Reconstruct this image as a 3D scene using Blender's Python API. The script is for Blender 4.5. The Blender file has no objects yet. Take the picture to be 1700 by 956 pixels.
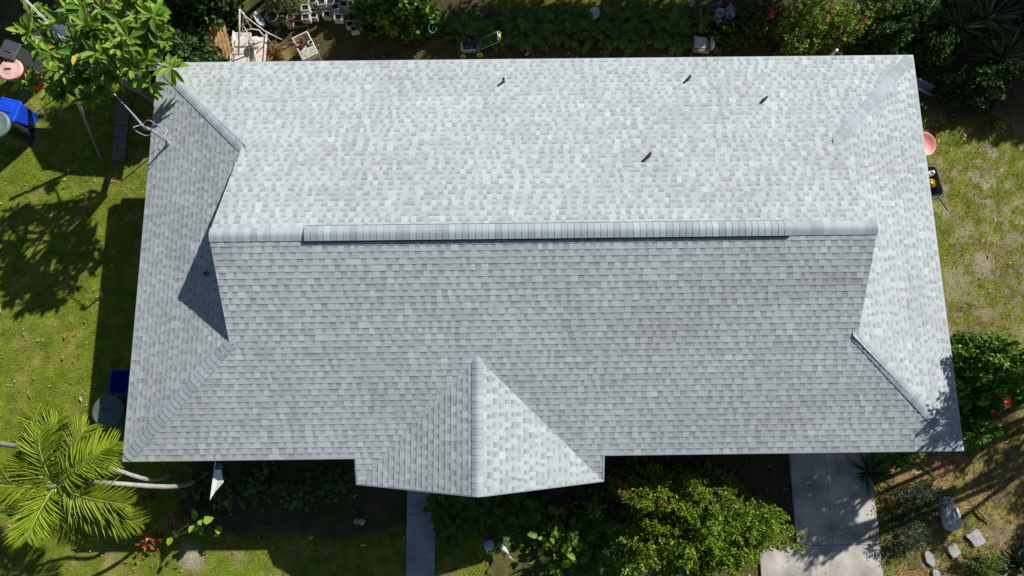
import bpy, math, random
import numpy as np
from mathutils import Vector, Matrix, Euler
random.seed(7); rng = np.random.default_rng(7)
S = bpy.context.scene
COL = S.collection
R = math.radians
# ------------------------------------------------------------------ camera, world, sun, exposure
CF, CC, CE = 865.54, (-0.7583, -2.8092, 15.668), (0.139674, -0.002005, -0.012069)
cd = bpy.data.cameras.new("camera"); cam = bpy.data.objects.new("camera", cd); COL.objects.link(cam)
cam.location = CC; cam.rotation_euler = CE
cd.sensor_width = 36; cd.lens = CF/1700*36; cd.clip_end = 5000; cd.clip_start = 0.1
S.camera = cam
SUN_AZ, SUN_EL = R(42.33), R(33.93)
LS = Vector((math.cos(SUN_EL)*math.cos(SUN_AZ), math.cos(SUN_EL)*math.sin(SUN_AZ), math.sin(SUN_EL)))
w = bpy.data.worlds.new("World"); S.world = w; w.use_nodes = True
nt = w.node_tree; nt.nodes.clear()
sk = nt.nodes.new('ShaderNodeTexSky'); sk.sky_type = 'NISHITA'; sk.sun_disc = False
sk.sun_elevation = SUN_EL; sk.sun_rotation = math.atan2(LS.x, LS.y); sk.air_density = 1.0; sk.dust_density = 0.4
bg = nt.nodes.new('ShaderNodeBackground'); bg.inputs[1].default_value = 0.05
ow = nt.nodes.new('ShaderNodeOutputWorld')
nt.links.new(sk.outputs[0], bg.inputs[0]); nt.links.new(bg.outputs[0], ow.inputs[0])
sl = bpy.data.lights.new("sun", 'SUN'); sl.energy = 5.0; sl.angle = R(0.5); sl.color = (1.0, 0.975, 0.94)
so = bpy.data.objects.new("sun", sl); COL.objects.link(so); so.location = LS*60
so.rotation_euler = LS.to_track_quat('Z', 'Y').to_euler()
vs = S.view_settings; vs.view_transform = 'Standard'; vs.look = 'None'; vs.exposure = 0.36; vs.gamma = 1.0; vs.use_curve_mapping = False

CR = np.array(Euler(CE, 'XYZ').to_matrix())
def at(px, py, z=0.0):
    """world point at height z seen at the photograph's pixel"""
    d = CR @ np.array([(px-850)/CF, -(py-478)/CF, -1.0])
    o = np.array(CC); t = (z-o[2])/d[2]
    p = o+d*t
    return Vector((p[0], p[1], z))

# ------------------------------------------------------------------ materials
MATS = {}
def mat(name, color, rough=0.7, metal=0.0, var=0.15, scale=6.0, bump=0.0, bscale=60.0, spec=0.4, speck=0.0, trans=0.0):
    if name in MATS: return MATS[name]
    m = bpy.data.materials.new(name); m.use_nodes = True; n = m.node_tree; b = n.nodes['Principled BSDF']
    b.inputs['Roughness'].default_value = rough; b.inputs['Metallic'].default_value = metal
    b.inputs['Specular IOR Level'].default_value = spec
    tc = n.nodes.new('ShaderNodeTexCoord')
    no = n.nodes.new('ShaderNodeTexNoise'); no.inputs['Scale'].default_value = scale; no.inputs['Detail'].default_value = 6
    n.links.new(tc.outputs['Object'], no.inputs['Vector'])
    mr = n.nodes.new('ShaderNodeMapRange'); mr.inputs[1].default_value = 0.3; mr.inputs[2].default_value = 0.7
    mr.inputs[3].default_value = 1-var; mr.inputs[4].default_value = 1+var
    n.links.new(no.outputs['Fac'], mr.inputs[0])
    vm = n.nodes.new('ShaderNodeVectorMath'); vm.operation = 'SCALE'
    if color == 'Col':
        at_ = n.nodes.new('ShaderNodeAttribute'); at_.attribute_name = 'Col'; n.links.new(at_.outputs['Color'], vm.inputs[0])
    else: vm.inputs[0].default_value = color
    n.links.new(mr.outputs[0], vm.inputs['Scale'])
    out = vm
    if speck:
        n2 = n.nodes.new('ShaderNodeTexNoise'); n2.inputs['Scale'].default_value = bscale; n2.inputs['Detail'].default_value = 3
        n.links.new(tc.outputs['Object'], n2.inputs['Vector'])
        m2 = n.nodes.new('ShaderNodeMapRange'); m2.inputs[1].default_value = 0.3; m2.inputs[2].default_value = 0.7
        m2.inputs[3].default_value = 1-speck; m2.inputs[4].default_value = 1+speck
        n.links.new(n2.outputs['Fac'], m2.inputs[0])
        v2 = n.nodes.new('ShaderNodeVectorMath'); v2.operation = 'SCALE'
        n.links.new(out.outputs[0], v2.inputs[0]); n.links.new(m2.outputs[0], v2.inputs['Scale']); out = v2
    n.links.new(out.outputs[0], b.inputs['Base Color'])
    if bump:
        nb = n.nodes.new('ShaderNodeTexNoise'); nb.inputs['Scale'].default_value = bscale; nb.inputs['Detail'].default_value = 4
        n.links.new(tc.outputs['Object'], nb.inputs['Vector'])
        bp = n.nodes.new('ShaderNodeBump'); bp.inputs['Strength'].default_value = bump; bp.inputs['Distance'].default_value = 0.02
        n.links.new(nb.outputs['Fac'], bp.inputs['Height']); n.links.new(bp.outputs[0], b.inputs['Normal'])
    if trans:
        tr = n.nodes.new('ShaderNodeBsdfTranslucent'); mx = n.nodes.new('ShaderNodeMixShader'); mx.inputs[0].default_value = trans
        hs = n.nodes.new('ShaderNodeHueSaturation'); hs.inputs['Saturation'].default_value = 1.15; hs.inputs['Value'].default_value = 1.3
        n.links.new(out.outputs[0], hs.inputs['Color']); n.links.new(hs.outputs[0], tr.inputs['Color'])
        o = n.nodes['Material Output']; n.links.new(b.outputs[0], mx.inputs[1]); n.links.new(tr.outputs[0], mx.inputs[2])
        n.links.new(mx.outputs[0], o.inputs['Surface'])
    MATS[name] = m
    return m
m_leaf = mat('leaf', 'Col', rough=0.5, var=0.12, scale=9, spec=0.25, trans=0.25)
m_leafdull = mat('leaf_dull', 'Col', rough=0.7, var=0.15, scale=9, spec=0.12, trans=0.15)
m_petal = mat('petal', 'Col', rough=0.6, var=0.08, trans=0.35)
m_bark = mat('bark', (0.13, 0.105, 0.08), rough=0.9, var=0.35, scale=18, bump=0.5, bscale=40)
m_palebark = mat('pale_bark', (0.31, 0.295, 0.26), rough=0.85, var=0.25, scale=14, bump=0.3, bscale=30)
m_shingle = mat('asphalt_shingle', 'Col', rough=0.92, var=0.045, scale=0.6, spec=0.2, speck=0.13, bump=0.25, bscale=75)
m_fascia = mat('white_fascia', (0.62, 0.62, 0.6), rough=0.5, var=0.08)
m_white = mat('white_paint', (0.72, 0.71, 0.68), rough=0.5, var=0.1, scale=8)
m_rustwhite = mat('weathered_white_metal', (0.62, 0.57, 0.5), rough=0.55, var=0.3, scale=12)
m_stucco = mat('cream_stucco', (0.55, 0.5, 0.4), rough=0.9, var=0.08, bump=0.4, bscale=120)
m_glass = mat('window_glass', (0.03, 0.04, 0.05), rough=0.08, var=0.05, spec=0.6)
m_lead = mat('grey_lead_pipe', (0.18, 0.19, 0.2), rough=0.5, metal=0.3, var=0.15)
m_black = mat('black_plastic', (0.02, 0.02, 0.022), rough=0.45, var=0.2)
m_dkgrey = mat('dark_grey_plastic', (0.07, 0.072, 0.078), rough=0.5, var=0.2)
m_galv = mat('galvanised_steel', (0.42, 0.44, 0.47), rough=0.4, metal=0.6, var=0.2, scale=20)
m_wire = mat('white_cable', (0.45, 0.46, 0.48), rough=0.6)
m_wood = mat('orange_wood', (0.56, 0.33, 0.14), rough=0.75, var=0.4, scale=5, bump=0.3)
m_greywood = mat('grey_wood', (0.26, 0.2, 0.15), rough=0.85, var=0.35, scale=10, bump=0.3)
m_terra = mat('terracotta', (0.42, 0.16, 0.08), rough=0.8, var=0.2)
m_soil = mat('potting_soil', (0.03, 0.022, 0.016), rough=1.0, var=0.4, scale=30)
m_blue = mat('blue_plastic', (0.01, 0.07, 0.62), rough=0.4, var=0.12)
m_dkblue = mat('deep_blue_plastic', (0.03, 0.03, 0.42), rough=0.45, var=0.12)
m_grn = mat('green_grey_plastic', (0.08, 0.13, 0.115), rough=0.5, var=0.15)
m_grnlid = mat('green_grey_lid_plastic', (0.13, 0.19, 0.17), rough=0.5, var=0.15)
m_pink = mat('faded_pink_plastic', (0.72, 0.25, 0.22), rough=0.5, var=0.1, scale=4)
m_red = mat('red_plastic', (0.55, 0.06, 0.03), rough=0.5, var=0.12)
m_block = mat('concrete_block', (0.42, 0.41, 0.39), rough=0.95, var=0.2, bump=0.4)
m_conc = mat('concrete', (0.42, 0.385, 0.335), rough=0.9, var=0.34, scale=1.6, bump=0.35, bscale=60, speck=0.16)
m_concb = mat('shade_toned_walk_concrete', (0.3, 0.31, 0.33), rough=0.9, var=0.2, scale=2.0, bump=0.35, bscale=60, speck=0.14)  # walk concrete darkened and blued, its shade put into the colour
m_paver = mat('brown_grey_paver', (0.16, 0.145, 0.13), rough=0.95, var=0.25, scale=8, bump=0.4)
m_stone = mat('pale_stone', (0.36, 0.35, 0.34), rough=0.9, var=0.2, scale=8, bump=0.4, speck=0.12)
m_lime = mat('lime_plastic', (0.42, 0.5, 0.02), rough=0.45, var=0.1)
m_slate = mat('slate_blue_plastic', (0.05, 0.08, 0.15), rough=0.4, var=0.15)
m_ltgrey = mat('light_grey_plastic', (0.34, 0.37, 0.4), rough=0.45, var=0.12)
m_teal = mat('teal_plastic', (0.18, 0.6, 0.46), rough=0.4, var=0.1)
m_steelblue = mat('blue_white_glaze', (0.36, 0.42, 0.7), rough=0.25, var=0.35, scale=14)
m_cloth = mat('white_cloth', (0.78, 0.77, 0.74), rough=0.8, var=0.06)
m_bag = mat('dirty_white_bag', (0.5, 0.45, 0.46), rough=0.75, var=0.25, scale=7, bump=0.6, bscale=14)
m_yel = mat('yellow_plastic', (0.75, 0.42, 0.02), rough=0.4, var=0.2)
m_straw = mat('dry_straw', 'Col', rough=0.9, var=0.25, scale=12)
m_screen = mat('violet_grey_screen', (0.22, 0.2, 0.28), rough=0.6, var=0.2, scale=12)
m_grass = mat('grass_blade', 'Col', rough=0.7, var=0.15, scale=3, spec=0.2, trans=0.2)

# ------------------------------------------------------------------ mesh helpers
def link(name, me, parent=None):
    o = bpy.data.objects.new(name, me); COL.objects.link(o)
    if parent: o.parent = parent
    return o
def tag(o, label=None, cat=None, group=None, kind=None):
    if label: o['label'] = label
    if cat: o['category'] = cat
    if group: o['group'] = group
    if kind: o['kind'] = kind
    return o
def thing(name, label, cat, loc=(0, 0, 0), rz=0.0, group=None):
    o = bpy.data.objects.new(name, None); COL.objects.link(o); o.empty_display_size = 0.2
    o.location = loc; o.rotation_euler = (0, 0, rz)
    return tag(o, label, cat, group)
def npmesh(name, V, F, m, parent=None, col=None, smooth=False):
    """V (n,3) array, F (m,k) array of equal-sided faces, col (m,3) one colour per face"""
    V = np.asarray(V, dtype=np.float32); F = np.asarray(F, dtype=np.int32)
    me = bpy.data.meshes.new(name); k = F.shape[1]
    me.vertices.add(len(V)); me.vertices.foreach_set('co', V.ravel())
    me.loops.add(F.size); me.loops.foreach_set('vertex_index', F.ravel())
    me.polygons.add(len(F)); me.polygons.foreach_set('loop_start', np.arange(0, F.size, k, dtype=np.int32))
    me.polygons.foreach_set('loop_total', np.full(len(F), k, dtype=np.int32))
    me.update(calc_edges=True)
    if col is not None:
        a = me.attributes.new('Col', 'FLOAT_COLOR', 'FACE')
        c = np.ones((len(F), 4), dtype=np.float32); c[:, :3] = np.clip(col, 0, 1); a.data.foreach_set('color', c.ravel())
    if smooth: me.polygons.foreach_set('use_smooth', np.ones(len(F), dtype=bool))
    me.materials.append(m); me.validate()
    return link(name, me, parent)
class MB:
    def __init__(s): s.v = []; s.f = []; s.c = []; s.cur = (1, 1, 1)
    def add(s, vs_, fs_, mtx=None):
        o = len(s.v)
        for p in vs_:
            p = Vector(p); s.v.append(tuple(mtx @ p) if mtx else tuple(p))
        for f in fs_: s.f.append([i+o for i in f]); s.c.append(s.cur)
        return s
    def box(s, c, d, rz=0.0, taper=1.0, mtx=None, bev=0.0):
        x, y, z = d[0]/2, d[1]/2, d[2]/2; t = taper
        if bev <= 0:
            vs_ = [(-x*t, -y*t, -z), (x*t, -y*t, -z), (x*t, y*t, -z), (-x*t, y*t, -z), (-x, -y, z), (x, -y, z), (x, y, z), (-x, y, z)]
            fs_ = [(3, 2, 1, 0), (4, 5, 6, 7), (0, 1, 5, 4), (1, 2, 6, 5), (2, 3, 7, 6), (3, 0, 4, 7)]
        else:
            b = bev; ring = []
            for (zz, ins, tt) in ((-z, b, t), (-z+b, 0, t), (z-b, 0, 1), (z, b, 1)):
                X, Y = x*tt-ins, y*tt-ins; q = b
                ring.append([(-X+q, -Y, zz), (X-q, -Y, zz), (X, -Y+q, zz), (X, Y-q, zz), (X-q, Y, zz), (-X+q, Y, zz), (-X, Y-q, zz), (-X, -Y+q, zz)])
            vs_ = sum(ring, []); fs_ = [tuple(range(7, -1, -1)), tuple(range(24, 32))]
            for r in range(3):
                for i in range(8): fs_.append((r*8+i, r*8+(i+1) % 8, r*8+8+(i+1) % 8, r*8+8+i))
        M = Matrix.Translation(c) @ Matrix.Rotation(rz, 4, 'Z')
        return s.add(vs_, fs_, (mtx @ M) if mtx else M)
    def lathe(s, prof, c=(0, 0, 0), n=20, mtx=None, sx=1.0, sy=1.0):
        vs_ = []; fs_ = []
        for r, z in prof:
            for i in range(n):
                a = 2*math.pi*i/n; vs_.append((r*math.cos(a)*sx, r*math.sin(a)*sy, z))
        for j in range(len(prof)-1):
            for i in range(n): fs_.append((j*n+i, j*n+(i+1) % n, (j+1)*n+(i+1) % n, (j+1)*n+i))
        M = Matrix.Translation(c)
        return s.add(vs_, fs_, (mtx @ M) if mtx else M)
    def tube(s, pts, r, n=6, mtx=None, cap=True):
        pts = [Vector(p) for p in pts]; k = len(pts)
        if not hasattr(r, '__len__'): r = [r]*k
        vs_ = []; fs_ = []; up = None
        for i, p in enumerate(pts):
            t = (pts[min(i+1, k-1)]-pts[max(i-1, 0)]).normalized()
            if up is None: up = t.orthogonal().normalized()
            up = (up-t*up.dot(t)).normalized(); b = t.cross(up)
            for j in range(n):
                a = 2*math.pi*j/n; vs_.append(p+up*math.cos(a)*r[i]+b*math.sin(a)*r[i])
        for i in range(k-1):
            for j in range(n): fs_.append((i*n+j, i*n+(j+1) % n, (i+1)*n+(j+1) % n, (i+1)*n+j))
        if cap: fs_.append(tuple(range(n-1, -1, -1))); fs_.append(tuple(range((k-1)*n, k*n)))
        return s.add(vs_, fs_, mtx)
    def prism(s, poly, z0, z1, mtx=None):
        k = len(poly); vs_ = [(p[0], p[1], z0) for p in poly]+[(p[0], p[1], z1) for p in poly]
        fs_ = [tuple(range(k-1, -1, -1)), tuple(range(k, 2*k))]+[(i, (i+1) % k, k+(i+1) % k, k+i) for i in range(k)]
        return s.add(vs_, fs_, mtx)
    def build(s, name, m, parent=None, smooth=False, col=False):
        me = bpy.data.meshes.new(name); me.from_pydata([tuple(v) for v in s.v], [], s.f)
        if col:
            a = me.attributes.new('Col', 'FLOAT_COLOR', 'FACE')
            c = np.ones((len(s.f), 4), dtype=np.float32); c[:, :3] = np.array(s.c); a.data.foreach_set('color', c.ravel())
        if smooth:
            me.polygons.foreach_set('use_smooth', [len(f) == 4 for f in s.f])
        me.materials.append(m); me.update()
        return link(name, me, parent)
def copy_tree(o, parent=None):
    c = o.copy(); COL.objects.link(c)
    if parent: c.parent = parent
    for ch in list(o.children): copy_tree(ch, c)
    return c

# value noise on arrays
_T = rng.random((256, 256))
def vnoise(x, y):
    x = np.asarray(x, float); y = np.asarray(y, float)
    xi = np.floor(x).astype(int); yi = np.floor(y).astype(int); fx = x-xi; fy = y-yi
    fx = fx*fx*(3-2*fx); fy = fy*fy*(3-2*fy)
    g = lambda a, b: _T[a % 256, b % 256]
    return (g(xi, yi)*(1-fx)+g(xi+1, yi)*fx)*(1-fy)+(g(xi, yi+1)*(1-fx)+g(xi+1, yi+1)*fx)*fy
def fbm(x, y, o=4):
    r = 0; a = 0.5; t = 0
    for i in range(o): r = r+a*vnoise(x*2**i+17*i, y*2**i+31*i); t += a; a *= 0.55
    return r/t
def sstep(a, b, x): t = np.clip((x-a)/(b-a), 0, 1); return t*t*(3-2*t)

# ------------------------------------------------------------------ ground
def ground_info(x, y):
    """returns grass density 0..1 and soil/grass colours for world positions"""
    x = np.asarray(x, float); y = np.asarray(y, float)
    n1 = fbm(x*0.7+5, y*0.7+9); n2 = fbm(x*1.9+40, y*1.9+3); n3 = fbm(x*6+11, y*6+70, 3)
    lush = np.array([0.145, 0.19, 0.017]); dry = np.array([0.27, 0.22, 0.065]); olive = np.array([0.145, 0.16, 0.026])
    sand = np.array([0.4, 0.35, 0.29]); soil = np.array([0.055, 0.042, 0.03]); brown = np.array([0.2, 0.145, 0.085])
    D = np.ones_like(x); A = np.zeros(x.shape+(3,)); A[:] = lush
    def mix(c, k):
        nonlocal A
        A = A*(1-k[..., None])+np.array(c)*k[..., None]
    n5 = fbm(x*4.5+60, y*4.5+13, 4); mix(olive, sstep(0.45, 0.65, n1*0.5+n5*0.5)*0.6); mix(dry, sstep(0.5, 0.68, n5*0.7+n2*0.3)*0.35)
    mix(dry, sstep(0.55, 0.72, n2)*0.45)
    d = sstep(0.66, 0.76, n2*0.6+n1*0.4); mix(brown, d*0.7); D = D*(1-0.6*d)
    # right-hand yard: patchy
    r = sstep(9.0, 10.5, x)
    mix(olive, r*0.5); mix(dry, r*0.35*sstep(0.35, 0.6, n5))
    n4 = fbm(x*4.6+8, y*4.6+50, 4)
    sp = r*sstep(0.47, 0.66, fbm(x*0.9+3, y*0.9+22)*0.33+n2*0.12+n4*0.55)*sstep(-3.5, -1.5, y)*(1-sstep(3.0, 4.6, y))
    mix(sand, sp*0.6); D = D*(1-0.6*sp); mix(brown, r*0.5*sstep(0.5, 0.65, n4*0.6+n1*0.4))
    # bottom right corner: dry
    br = sstep(9.2, 10.4, x)*(1-sstep(-4.6, -3.4, y))
    mix(dry, br*0.85*sstep(0.3, 0.55, n2*.5+n5*.5)); mix(brown, br*0.55*sstep(0.5, 0.62, n3*0.5+n1*0.5)); mix((0.36, 0.22, 0.13), br*0.6*sstep(0.5, 0.66, n2*0.5+n3*0.5)); mix(soil*1.5, br*.55*sstep(.52, .62, n4)); D = D*(1-0.2*br)
    # back yard strip: shaded leaf litter, thin grass
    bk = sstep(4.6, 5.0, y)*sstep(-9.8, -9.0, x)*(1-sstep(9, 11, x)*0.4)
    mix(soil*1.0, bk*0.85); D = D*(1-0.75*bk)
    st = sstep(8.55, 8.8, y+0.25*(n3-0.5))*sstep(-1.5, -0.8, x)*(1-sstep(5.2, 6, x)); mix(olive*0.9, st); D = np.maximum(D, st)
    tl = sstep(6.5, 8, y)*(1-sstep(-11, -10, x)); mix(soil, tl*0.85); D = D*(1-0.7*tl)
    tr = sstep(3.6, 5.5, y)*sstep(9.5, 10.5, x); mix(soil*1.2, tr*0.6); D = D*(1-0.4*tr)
    # front bed between house and lawn
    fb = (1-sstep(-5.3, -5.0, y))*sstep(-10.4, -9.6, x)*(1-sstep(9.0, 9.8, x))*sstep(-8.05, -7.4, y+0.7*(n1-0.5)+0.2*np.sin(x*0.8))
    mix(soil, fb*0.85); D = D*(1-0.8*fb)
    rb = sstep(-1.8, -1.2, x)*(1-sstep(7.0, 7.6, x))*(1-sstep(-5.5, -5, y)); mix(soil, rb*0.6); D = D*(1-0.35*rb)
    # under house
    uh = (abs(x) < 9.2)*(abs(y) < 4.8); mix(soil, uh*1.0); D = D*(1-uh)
    for (px, py, rad, c, k) in PATCH:
        p = at(px, py); q = np.hypot(x-p.x, y-p.y)+0.35*(n3-0.5)*rad*2
        q = q+0.9*rad*(fbm(x*3+4, y*3+6)-0.5); m = (1-sstep(rad*0.2, rad*1.05, q))*k*0.85; mix(c, m); D = D*(1-0.8*m)
    A = A*(0.82+0.36*n3)[..., None]
    return D, A
SAND = (0.4, 0.34, 0.27); BRN = (0.24, 0.17, 0.1)
PATCH = [(320, 925, 0.45, SAND, 0.8), (395, 925, 0.35, BRN, 0.7), (185, 925, 0.35, BRN, 0.6), (235, 268, 0.4, BRN, 0.7), (50, 235, 0.5, BRN, 0.5),
         (60, 205, 0.5, BRN, 0.6), (1590, 470, 0.7, SAND, 0.5), (1630, 440, 0.5, SAND, 0.6), (1600, 385, 0.45, SAND, 0.5), (1640, 350, 0.4, SAND, 0.3), (1570, 350, 0.3, SAND, 0.25),
         (1680, 400, 0.4, SAND, 0.4), (1550, 195, 0.35, BRN, 0.5), (460, 92, 0.6, (0.33, 0.22, 0.1), 0.8), (1520, 800, 0.6, (0.36, 0.21, 0.12), 0.7), (1560, 770, 0.6, (0.34, 0.2, 0.11), 0.5),
         (1655, 885, 0.6, (0.34, 0.23, 0.16), 0.6), (1490, 800, 0.4, (0.36, 0.2, 0.12), 0.5)]
gx = np.concatenate([[-900, -300, -120, -60, -35, -25], np.arange(-20, 20.01, 0.1), [25, 35, 60, 120, 300, 900]])
gy = np.concatenate([[-900, -300, -120, -60, -35, -20, -14], np.arange(-11, 13.01, 0.1), [16, 22, 35, 60, 120, 300, 900]])
GX, GY = np.meshgrid(gx, gy, indexing='ij')
inn = (abs(GX) < 19) & (GY > -10.5) & (GY < 12.5)
GZ = np.where(inn, 0.035*(fbm(GX*0.5, GY*0.5)-0.5)+0.03*(fbm(GX*3, GY*3, 3)-0.5), 0.0)-0.02
ni, nj = GX.shape; idx = np.arange(ni*nj).reshape(ni, nj)
GF = np.stack([idx[:-1, :-1], idx[1:, :-1], idx[1:, 1:], idx[:-1, 1:]], -1).reshape(-1, 4)
cx = (GX[:-1, :-1]+GX[1:, 1:])/2; cy = (GY[:-1, :-1]+GY[1:, 1:])/2
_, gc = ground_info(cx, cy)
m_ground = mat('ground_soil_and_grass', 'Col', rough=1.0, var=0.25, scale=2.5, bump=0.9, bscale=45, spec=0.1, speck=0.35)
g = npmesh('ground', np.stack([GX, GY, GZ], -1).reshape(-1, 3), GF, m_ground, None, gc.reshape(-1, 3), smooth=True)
tag(g, kind='structure')

# driveway, front walk
def slab_(name, poly, z0, z1, m, kind='structure'):
    b = MB(); b.prism(poly, z0, z1); o = b.build(name, m); tag(o, kind=kind); return o
def ccw(ps):
    ps = [(p[0], p[1]) for p in ps]; a = sum(ps[i][0]*ps[(i+1) % len(ps)][1]-ps[(i+1) % len(ps)][0]*ps[i][1] for i in range(len(ps)))
    return ps if a > 0 else ps[::-1]
dwl, dwm, dwr = at(1268, 903).x-0.15, at(1377, 850).x, at(1459, 903).x
dj = at(1380, 904).y; db = -13.0
drive = MB()
dwu = at(1318, 850).x
for (xa, xb, ya, yb) in ((dwu, dwm-0.006, dj+0.008, -4.6), (dwm+0.006, dwr, dj+0.008, -4.6), (dwl, dwr, db, dj-0.008)):
    drive.prism(ccw([(xa, ya), (xb, ya), (xb, yb), (xa, yb)]), -0.05, 0.045)
tag(drive.build('driveway', m_conc), kind='structure')
wk = MB(); wxa, wxb = at(675, 900).x, at(722, 900).x
ys = [-4.7, -5.9, -7.1, -8.3, -9.5, -11]
for i in range(5): wk.prism(ccw([(wxa, ys[i]-0.008), (wxb, ys[i]-0.008), (wxb, ys[i+1]), (wxa, ys[i+1])]), -0.05, 0.04)
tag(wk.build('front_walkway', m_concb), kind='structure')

# grass blades as one countless mass
def blades():
    n = 330000
    x = rng.uniform(-17.5, 16.8, n); y = rng.uniform(-9.8, 9.9, n)
    D, A = ground_info(x, y)
    keep = (rng.random(n) < D*0.9+0.05) & ~((abs(x) < 9.3) & (abs(y) < 4.6)) & ~((x > dwl) & (x < dwr) & (y < -4)) & ~((x > wxa) & (x < wxb) & (y < -4.6))
    x, y, A, D = x[keep], y[keep], A[keep], D[keep]; n = len(x)
    a = rng.uniform(0, 2*np.pi, n); L = rng.uniform(0.02, 0.055, n)*(0.6+0.6*D)*np.where((x > 9) & (y < -3.5), 1.7, 1); W = rng.uniform(0.006, 0.014, n)
    z0 = 0.035*(fbm(x*0.5, y*0.5)-0.5)+0.03*(fbm(x*3, y*3, 3)-0.5)-0.03
    dx, dy = np.cos(a), np.sin(a); t = rng.uniform(0.2, 1.3, n)
    p0 = np.stack([x-dy*W, y+dx*W, z0], -1); p1 = np.stack([x+dy*W, y-dx*W, z0], -1)
    p2 = np.stack([x+dx*L*t, y+dy*L*t, z0+L+0.01], -1)
    V = np.stack([p0, p1, p2], 1).reshape(-1, 3)
    lift = np.array([1.15, 1.2, 0.9])
    C = A*lift*rng.uniform(0.55, 1.5, (n, 1)); y_ = rng.random(n) < 0.04; C[y_] = np.array([0.4, 0.36, 0.16])*rng.uniform(0.6, 1.1, (y_.sum(), 1))
    return npmesh('grass', V, np.arange(3*n).reshape(-1, 3), m_grass, None, C)
tag(blades(), 'short patchy lawn grass around the house', 'grass', kind='stuff')
def litter():
    n = 3200
    x = rng.uniform(-17, 16.5, n); y = rng.uniform(-9.5, 9.5, n)
    keep = ~((abs(x) < 9.3) & (abs(y) < 4.6)); x, y = x[keep], y[keep]; n = len(x)
    a = rng.uniform(0, 6.28, n); L = rng.uniform(0.02, 0.05, n)*np.where(rng.random(n) < 0.06, 2.2, 1); z = 0.035+rng.uniform(0, 0.03, n)
    d = np.stack([np.cos(a)*L, np.sin(a)*L, rng.uniform(-.01, .02, n)], -1); e = np.stack([-np.sin(a)*L*.4, np.cos(a)*L*.4, rng.uniform(-.01, .01, n)], -1)
    p = np.stack([x, y, z], -1); V = np.stack([p-d, p+e, p+d, p-e], 1).reshape(-1, 3)
    pal = np.array([[0.5, 0.44, 0.25], [0.4, 0.26, 0.1], [0.55, 0.52, 0.4], [0.3, 0.17, 0.08]]); C = pal[rng.integers(0, 4, n)]
    return npmesh('leaf_litter', V, np.arange(4*n).reshape(-1, 4), m_grass, None, C)
tag(litter(), 'fallen dry leaves scattered over the yard', 'leaf litter', kind='stuff')

# ------------------------------------------------------------------ house
W2, D2, HE, P1, A_, B_ = 9.897, 5.025, 2.967, 0.3211, 2.797, 2.693
PH = P1*B_/A_                     # hip end slope
HG = HE+B_*P1; HR = HE+D2*P1      # gable foot and ridge height
RX = 7.306
X0, X1, EX, P2 = -4.457, 1.41, 0.63, 0.323
XM = (X0+X1)/2; HW = (X1-X0)/2; ZE = HE-EX*P1; APY = -D2-EX+HW*P2/P1; ZP = ZE+HW*P2
house = thing('house', 'single storey house with pale grey shingle roof and small front gable', 'house', (0, 0, 0))
# walls
wl = MB(); wi = 0.55
fp = [(-W2+wi, -D2+wi), (X0+wi, -D2+wi), (X0+wi, -D2-EX+wi+0.02), (X1-wi, -D2-EX+wi+0.02), (X1-wi, -D2+wi), (W2-wi, -D2+wi), (W2-wi, D2-wi), (-W2+wi, D2-wi)]
wl.prism(fp, -0.1, 2.72)
wall = wl.build('wall', m_stucco, house)
sf = MB()
ol = [(-W2+.01, -D2+.01), (X0+.01, -D2+.01), (X0+.01, -D2-EX+.01), (X1-.01, -D2-EX+.01), (X1-.01, -D2+.01), (W2-.01, -D2+.01), (W2-.01, D2-.01), (-W2+.01, D2-.01)]
sf.prism(ol, 2.62, 2.65)
sf.build('soffit', m_fascia, house)
def window(x, y, wx, wz, z, nrm):
    ax = Vector((-nrm[1], nrm[0], 0)); M = Matrix.Translation((x, y, z)) @ Matrix(((ax.x, nrm[0], 0, 0), (ax.y, nrm[1], 0, 0), (0, 0, 1, 0), (0, 0, 0, 1)))
    f = MB()
    for s_ in (-1, 1): f.box((s_*wx/2, 0.03, 0), (0.06, 0.08, wz+0.06), mtx=M); f.box((0, 0.03, s_*(wz/2)), (wx-0.06, 0.078, 0.06), mtx=M)
    f.box((0, 0.025, 0), (wx-0.06, 0.04, 0.04), mtx=M); f.box((0, 0.06, -wz/2-0.06), (wx+0.14, 0.12, 0.05), mtx=M)
    fr = f.build('window', m_white, house)
    p = MB(); p.box((0, 0.008, 0), (wx-0.06, 0.01, wz-0.06), mtx=M); p.build('pane', m_glass, fr)
for xx in (-7.5, -4.2, 0.2, 4.0, 7.4): window(xx, D2-wi, 1.1, 1.0, 1.55, (0, 1))
for xx in (-7.3, 3.6): window(xx, -D2+wi, 1.4, 1.1, 1.5, (0, -1))
window(-2.9, -D2-EX+wi+0.02, 1.0, 1.1, 1.5, (0, -1))
for yy in (-2.2, 2.0): window(-W2+wi, yy, 1.0, 1.0, 1.6, (-1, 0)); window(W2-wi, yy, 1.0, 1.0, 1.6, (1, 0))
dr = MB(); dr.box((-0.5, -D2-EX+wi-0.01, 1.05), (0.95, 0.05, 2.05)); door = dr.build('front_door', m_greywood, house)
kn = MB(); kn.box((-0.15, -D2-EX+wi-0.06, 1.02), (0.06, 0.05, 0.12)); kn.build('door_handle', m_galv, door)
gd = MB()
for i in range(4): gd.box(((dwl+dwr)/2+0.3, -D2+wi-0.03, 0.3+i*0.53), (2.5, 0.05, 0.51))
gd.build('garage_door', m_white, house)

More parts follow.
